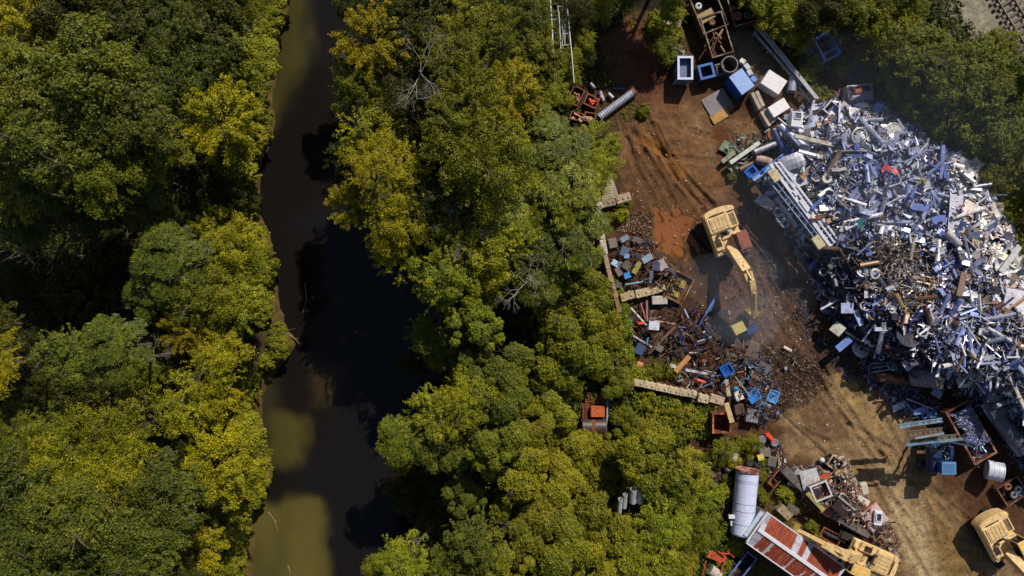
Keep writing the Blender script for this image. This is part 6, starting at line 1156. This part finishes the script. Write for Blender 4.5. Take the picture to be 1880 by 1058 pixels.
# debris of the small piles and litter on the dirt
def debris(name, P, n, tab, cols, label, lift=.25, tilt=.4, seed=1, mat=None, z0=0.0):
    rr = np.random.default_rng(seed); q = [at(a, b) for a, b in P]; D = Pts(); c = 0
    X_ = rr.uniform(min(p.x for p in q), max(p.x for p in q), n*4); Y_ = rr.uniform(min(p.y for p in q), max(p.y for p in q), n*4); d = sdist(P, X_, Y_)+.8*fbm(X_*.7, Y_*.7, seed, 3); X_, Y_, = X_[d > 0][:n], Y_[d > 0][:n]; Hh = np.maximum(heaph(X_, Y_), groundh(X_[None], Y_[None])[0])
    for i in range(len(X_)):
        t = pick(rr, tab); V, F = pc(t[1], rr, rr.uniform(t[2], t[3]), rr.uniform(t[4], t[5])); D.add(V, F, rots(rr, tilt), (X_[i], Y_[i], Hh[i]+z0+rr.uniform(-.02, lift)), np.array(cols[rr.integers(len(cols))])*rr.uniform(.6, 1.2))
    return D.obj(name, mat or M_HEAPR, label, 'debris')
MIX = [(2,'sheet',.15,.5,.1,.3),(3,'bar',.2,1.3,.04,.1),(5,'rod',.3,1.5,.025,.05),(2,'tube',.15,.6,.06,.14),(1,'ring',.2,.4,.15,.2)]
DK = [S(60,50,46), S(84,66,54), S(40,36,36), S(104,78,60), S(140,124,110), S(110,66,42), S(96,56,36), S(56,66,88)]
debris('west_pile_debris', PILES['west'][0], 380, MIX, DK, 'small dark debris between the cabinets of the west pile', seed=2)
debris('pipe_pile_debris', PILES['pipes'][0], 420, MIX, DK+[S(150,80,50), S(30,50,100)], 'small dark debris under the pipe pile', seed=3)
debris('mid_pile_debris', PILES['mid'][0], 620, MIX, DK+[S(170,96,60), S(196,180,160), S(90,130,180)], 'small mixed debris of the pile right of the south wall', seed=4, lift=.4)
debris('south_pile_debris', PILES['south'][0], 1300, MIX, [S(150,84,56), S(112,66,46), S(196,186,176), S(120,110,104), S(60,52,50), S(206,170,130)], 'small rusty debris filling the gaps of the south pile', seed=5, lift=.45)
debris('crate_fittings', [(1520,838),(1545,835),(1562,870),(1570,900),(1550,905),(1525,870)], 260, [(3,'tube',.12,.3,.08,.14),(2,'ring',.2,.3,.12,.2),(2,'bar',.1,.3,.06,.1)], [S(226,214,200), S(190,180,170), S(120,100,84), S(90,76,66)], 'cream pipe fittings heaped at the north tip of the south pile', seed=6, lift=1.2)
debris('tank_side_litter', [(1385,820),(1440,815),(1445,870),(1420,885),(1392,860)], 260, MIX, DK+[S(206,200,190)], 'machine litter between tyres and the sandy road', seed=7, lift=.4)
debris('tyre_side_litter', [(1290,860),(1330,850),(1345,900),(1330,940),(1300,920)], 200, MIX, DK, 'litter around the tyres left of the white tank', seed=8, lift=.3)
debris('rubble_litter', RUBBLE, 1200, [(3,'bar',.05,.3,.03,.1),(2,'rod',.15,.6,.02,.035),(1,'sheet',.06,.2,.05,.15)], [S(70,46,32), S(100,70,50), S(56,38,28), S(150,130,110)], 'clods, sticks and scraps over the rubble ground', seed=9, lift=.08)
debris('yard_litter', [(1130,220),(1400,220),(1380,400),(1520,620),(1640,720),(1700,880),(1800,1050),(1660,1050),(1560,880),(1440,780),(1300,640),(1200,480),(1130,400)], 1500, [(3,'bar',.04,.16,.03,.1),(1,'rod',.1,.4,.015,.03),(1,'sheet',.05,.2,.05,.12)], [S(110,84,66), S(160,140,120), S(84,60,44), S(206,196,186)], 'small stones and scraps littering the dirt yard', seed=10, lift=.03)
debris('pile_edge_litter', [(1560,640),(1640,700),(1740,740),(1770,790),(1700,770),(1640,760),(1600,710)], 420, MIX, [B1, B3, D2, W2, D1], 'thin blue grey scrap spilled along the heap\'s southern foot', seed=11, lift=.35)
debris('north_heap_spill', [(1335,262),(1400,230),(1440,250),(1420,300),(1380,335),(1330,310)], 260, MIX, [S(150,160,140), S(120,130,120), S(90,80,70), S(60,80,120), S(196,200,196)], 'greenish scrap spilled at the heap\'s north west tip', seed=12, lift=.6)
debris('shiny_wire_tangle', [(1548,112),(1590,105),(1605,135),(1575,155),(1545,140)], 420, [(5,'rod',.4,1.2,.02,.05),(1,'sheet',.1,.4,.1,.2)], [S(170,170,180), S(130,126,130), S(90,86,90)], 'grey tangle of wire right below the rusty frame', seed=13, lift=.7)
debris('basket_cans', [(1228,98),(1245,88),(1256,104),(1240,118)], 240, [(3,'tube',.12,.2,.1,.13),(1,'sheet',.1,.2,.08,.15)], [S(190,190,196), S(130,130,136), S(80,80,84)], 'shiny cans filling the wire basket', seed=14, lift=.7, mat=M_HEAP)
SK = [(1752,748),(1776,738),(1822,825),(1796,845)]
debris('skip_springs', [(1722,756),(1760,736),(1800,800),(1768,817)], 2400, [(1,'rod',.18,.4,.05,.07)], [B1, B4, W2, S(140,150,200)], 'blue grey springs heaped in the long rusty skip', seed=15, lift=.5, z0=1.1, tilt=.5, mat=M_HEAP)
debris('skip_scraps', [(1768,815),(1800,800),(1812,825),(1778,842)], 260, MIX, [D1, D2, B2, W2], 'dark scraps at the south end of the rusty skip', seed=16, lift=.5, z0=.6, mat=M_HEAP)
debris('forest_floor_litter', [(1575,150),(1650,170),(1700,260),(1640,250),(1560,190)], 500, MIX, [D1, D2, B3, B2, T3], 'dark scrap under the trees at the heap\'s north east side', seed=17, lift=.3)
# bluish smoke drifting over the arm and the heap: soft ellipsoids of thin even smoke
def smoke(px, py, z, dims, rz, dens):
    n = N('thin_smoke'); n.t.nodes.remove(n.b); v = n.n('VolumePrincipled'); n.l(v, 0, n.out, 1); v.inputs['Color'].default_value = (.72, .82, 1, 1); v.inputs['Density'].default_value = dens
    m = MB(); nu, nv = 32, 16; vs = [(0, 0, -1)]+[(math.cos(6.2832*i/nu)*math.sin(math.pi*j/nv), math.sin(6.2832*i/nu)*math.sin(math.pi*j/nv), -math.cos(math.pi*j/nv)) for j in range(1, nv) for i in range(nu)]+[(0, 0, 1)]
    fs = [(0, 1+(i+1) % nu, 1+i) for i in range(nu)]+[(1+(j-1)*nu+i, 1+(j-1)*nu+(i+1) % nu, 1+j*nu+(i+1) % nu, 1+j*nu+i) for j in range(1, nv-1) for i in range(nu)]+[(len(vs)-1, 1+(nv-2)*nu+i, 1+(nv-2)*nu+(i+1) % nu) for i in range(nu)]
    vs = [(x*(1+.18*math.sin(3*y+z_)), y*(1+.15*math.sin(4*x)), z_) for x, y, z_ in vs]
    m.add(vs, fs, Matrix.Diagonal((*dims, 1)), True); o = m.build('smoke', n.m, None, (1, 1, 1), at(px, py, z), rz); return tag(o, 'thin bluish smoke drifting over the yard and heap', 'smoke', kind='stuff')
if SMOKE:
    for a_ in ((1372, 590, 3.0, (3.4, 2.4, 2.5), .4, .028), (1340, 520, 3.2, (4.4, 3.4, 2.6), 0, .014), (1400, 440, 4.0, (3.4, 7.0, 3.0), .5, .007), (1660, 250, 7.5, (10, 8, 3.0), -.5, .005), (1540, 320, 7.0, (9, 6.5, 2.6), -.6, .005)): smoke(*a_)

debris('track_mud', [(1330,480),(1420,470),(1500,640),(1540,720),(1480,760),(1400,640),(1340,600)], 600, [(3,'bar',.06,.3,.05,.12),(2,'rod',.15,.6,.02,.035)], [S(92,62,44), S(120,84,60), S(70,46,34), S(150,124,100)], 'clods and twigs churned into the dirt between arm and heap', seed=21, lift=.04)
debris('wall_side_litter', [(1115,385),(1200,400),(1205,470),(1240,500),(1180,430),(1130,430)], 900, [(3,'bar',.05,.25,.04,.1),(2,'rod',.15,.6,.02,.035),(1,'sheet',.1,.3,.06,.16)], [S(110,70,46), S(150,104,70), S(70,46,34), S(170,150,120)], 'brown wood chips littering the dirt beside the west wall', seed=22, lift=.06)
debris('heap_foot_litter', [(1400,420),(1440,470),(1480,560),(1530,640),(1580,680),(1560,700),(1500,640),(1450,560),(1400,480)], 500, MIX, [D1, D2, S(84,62,48), B3], 'dark scraps shed along the heap\'s west foot', seed=23, lift=.08)
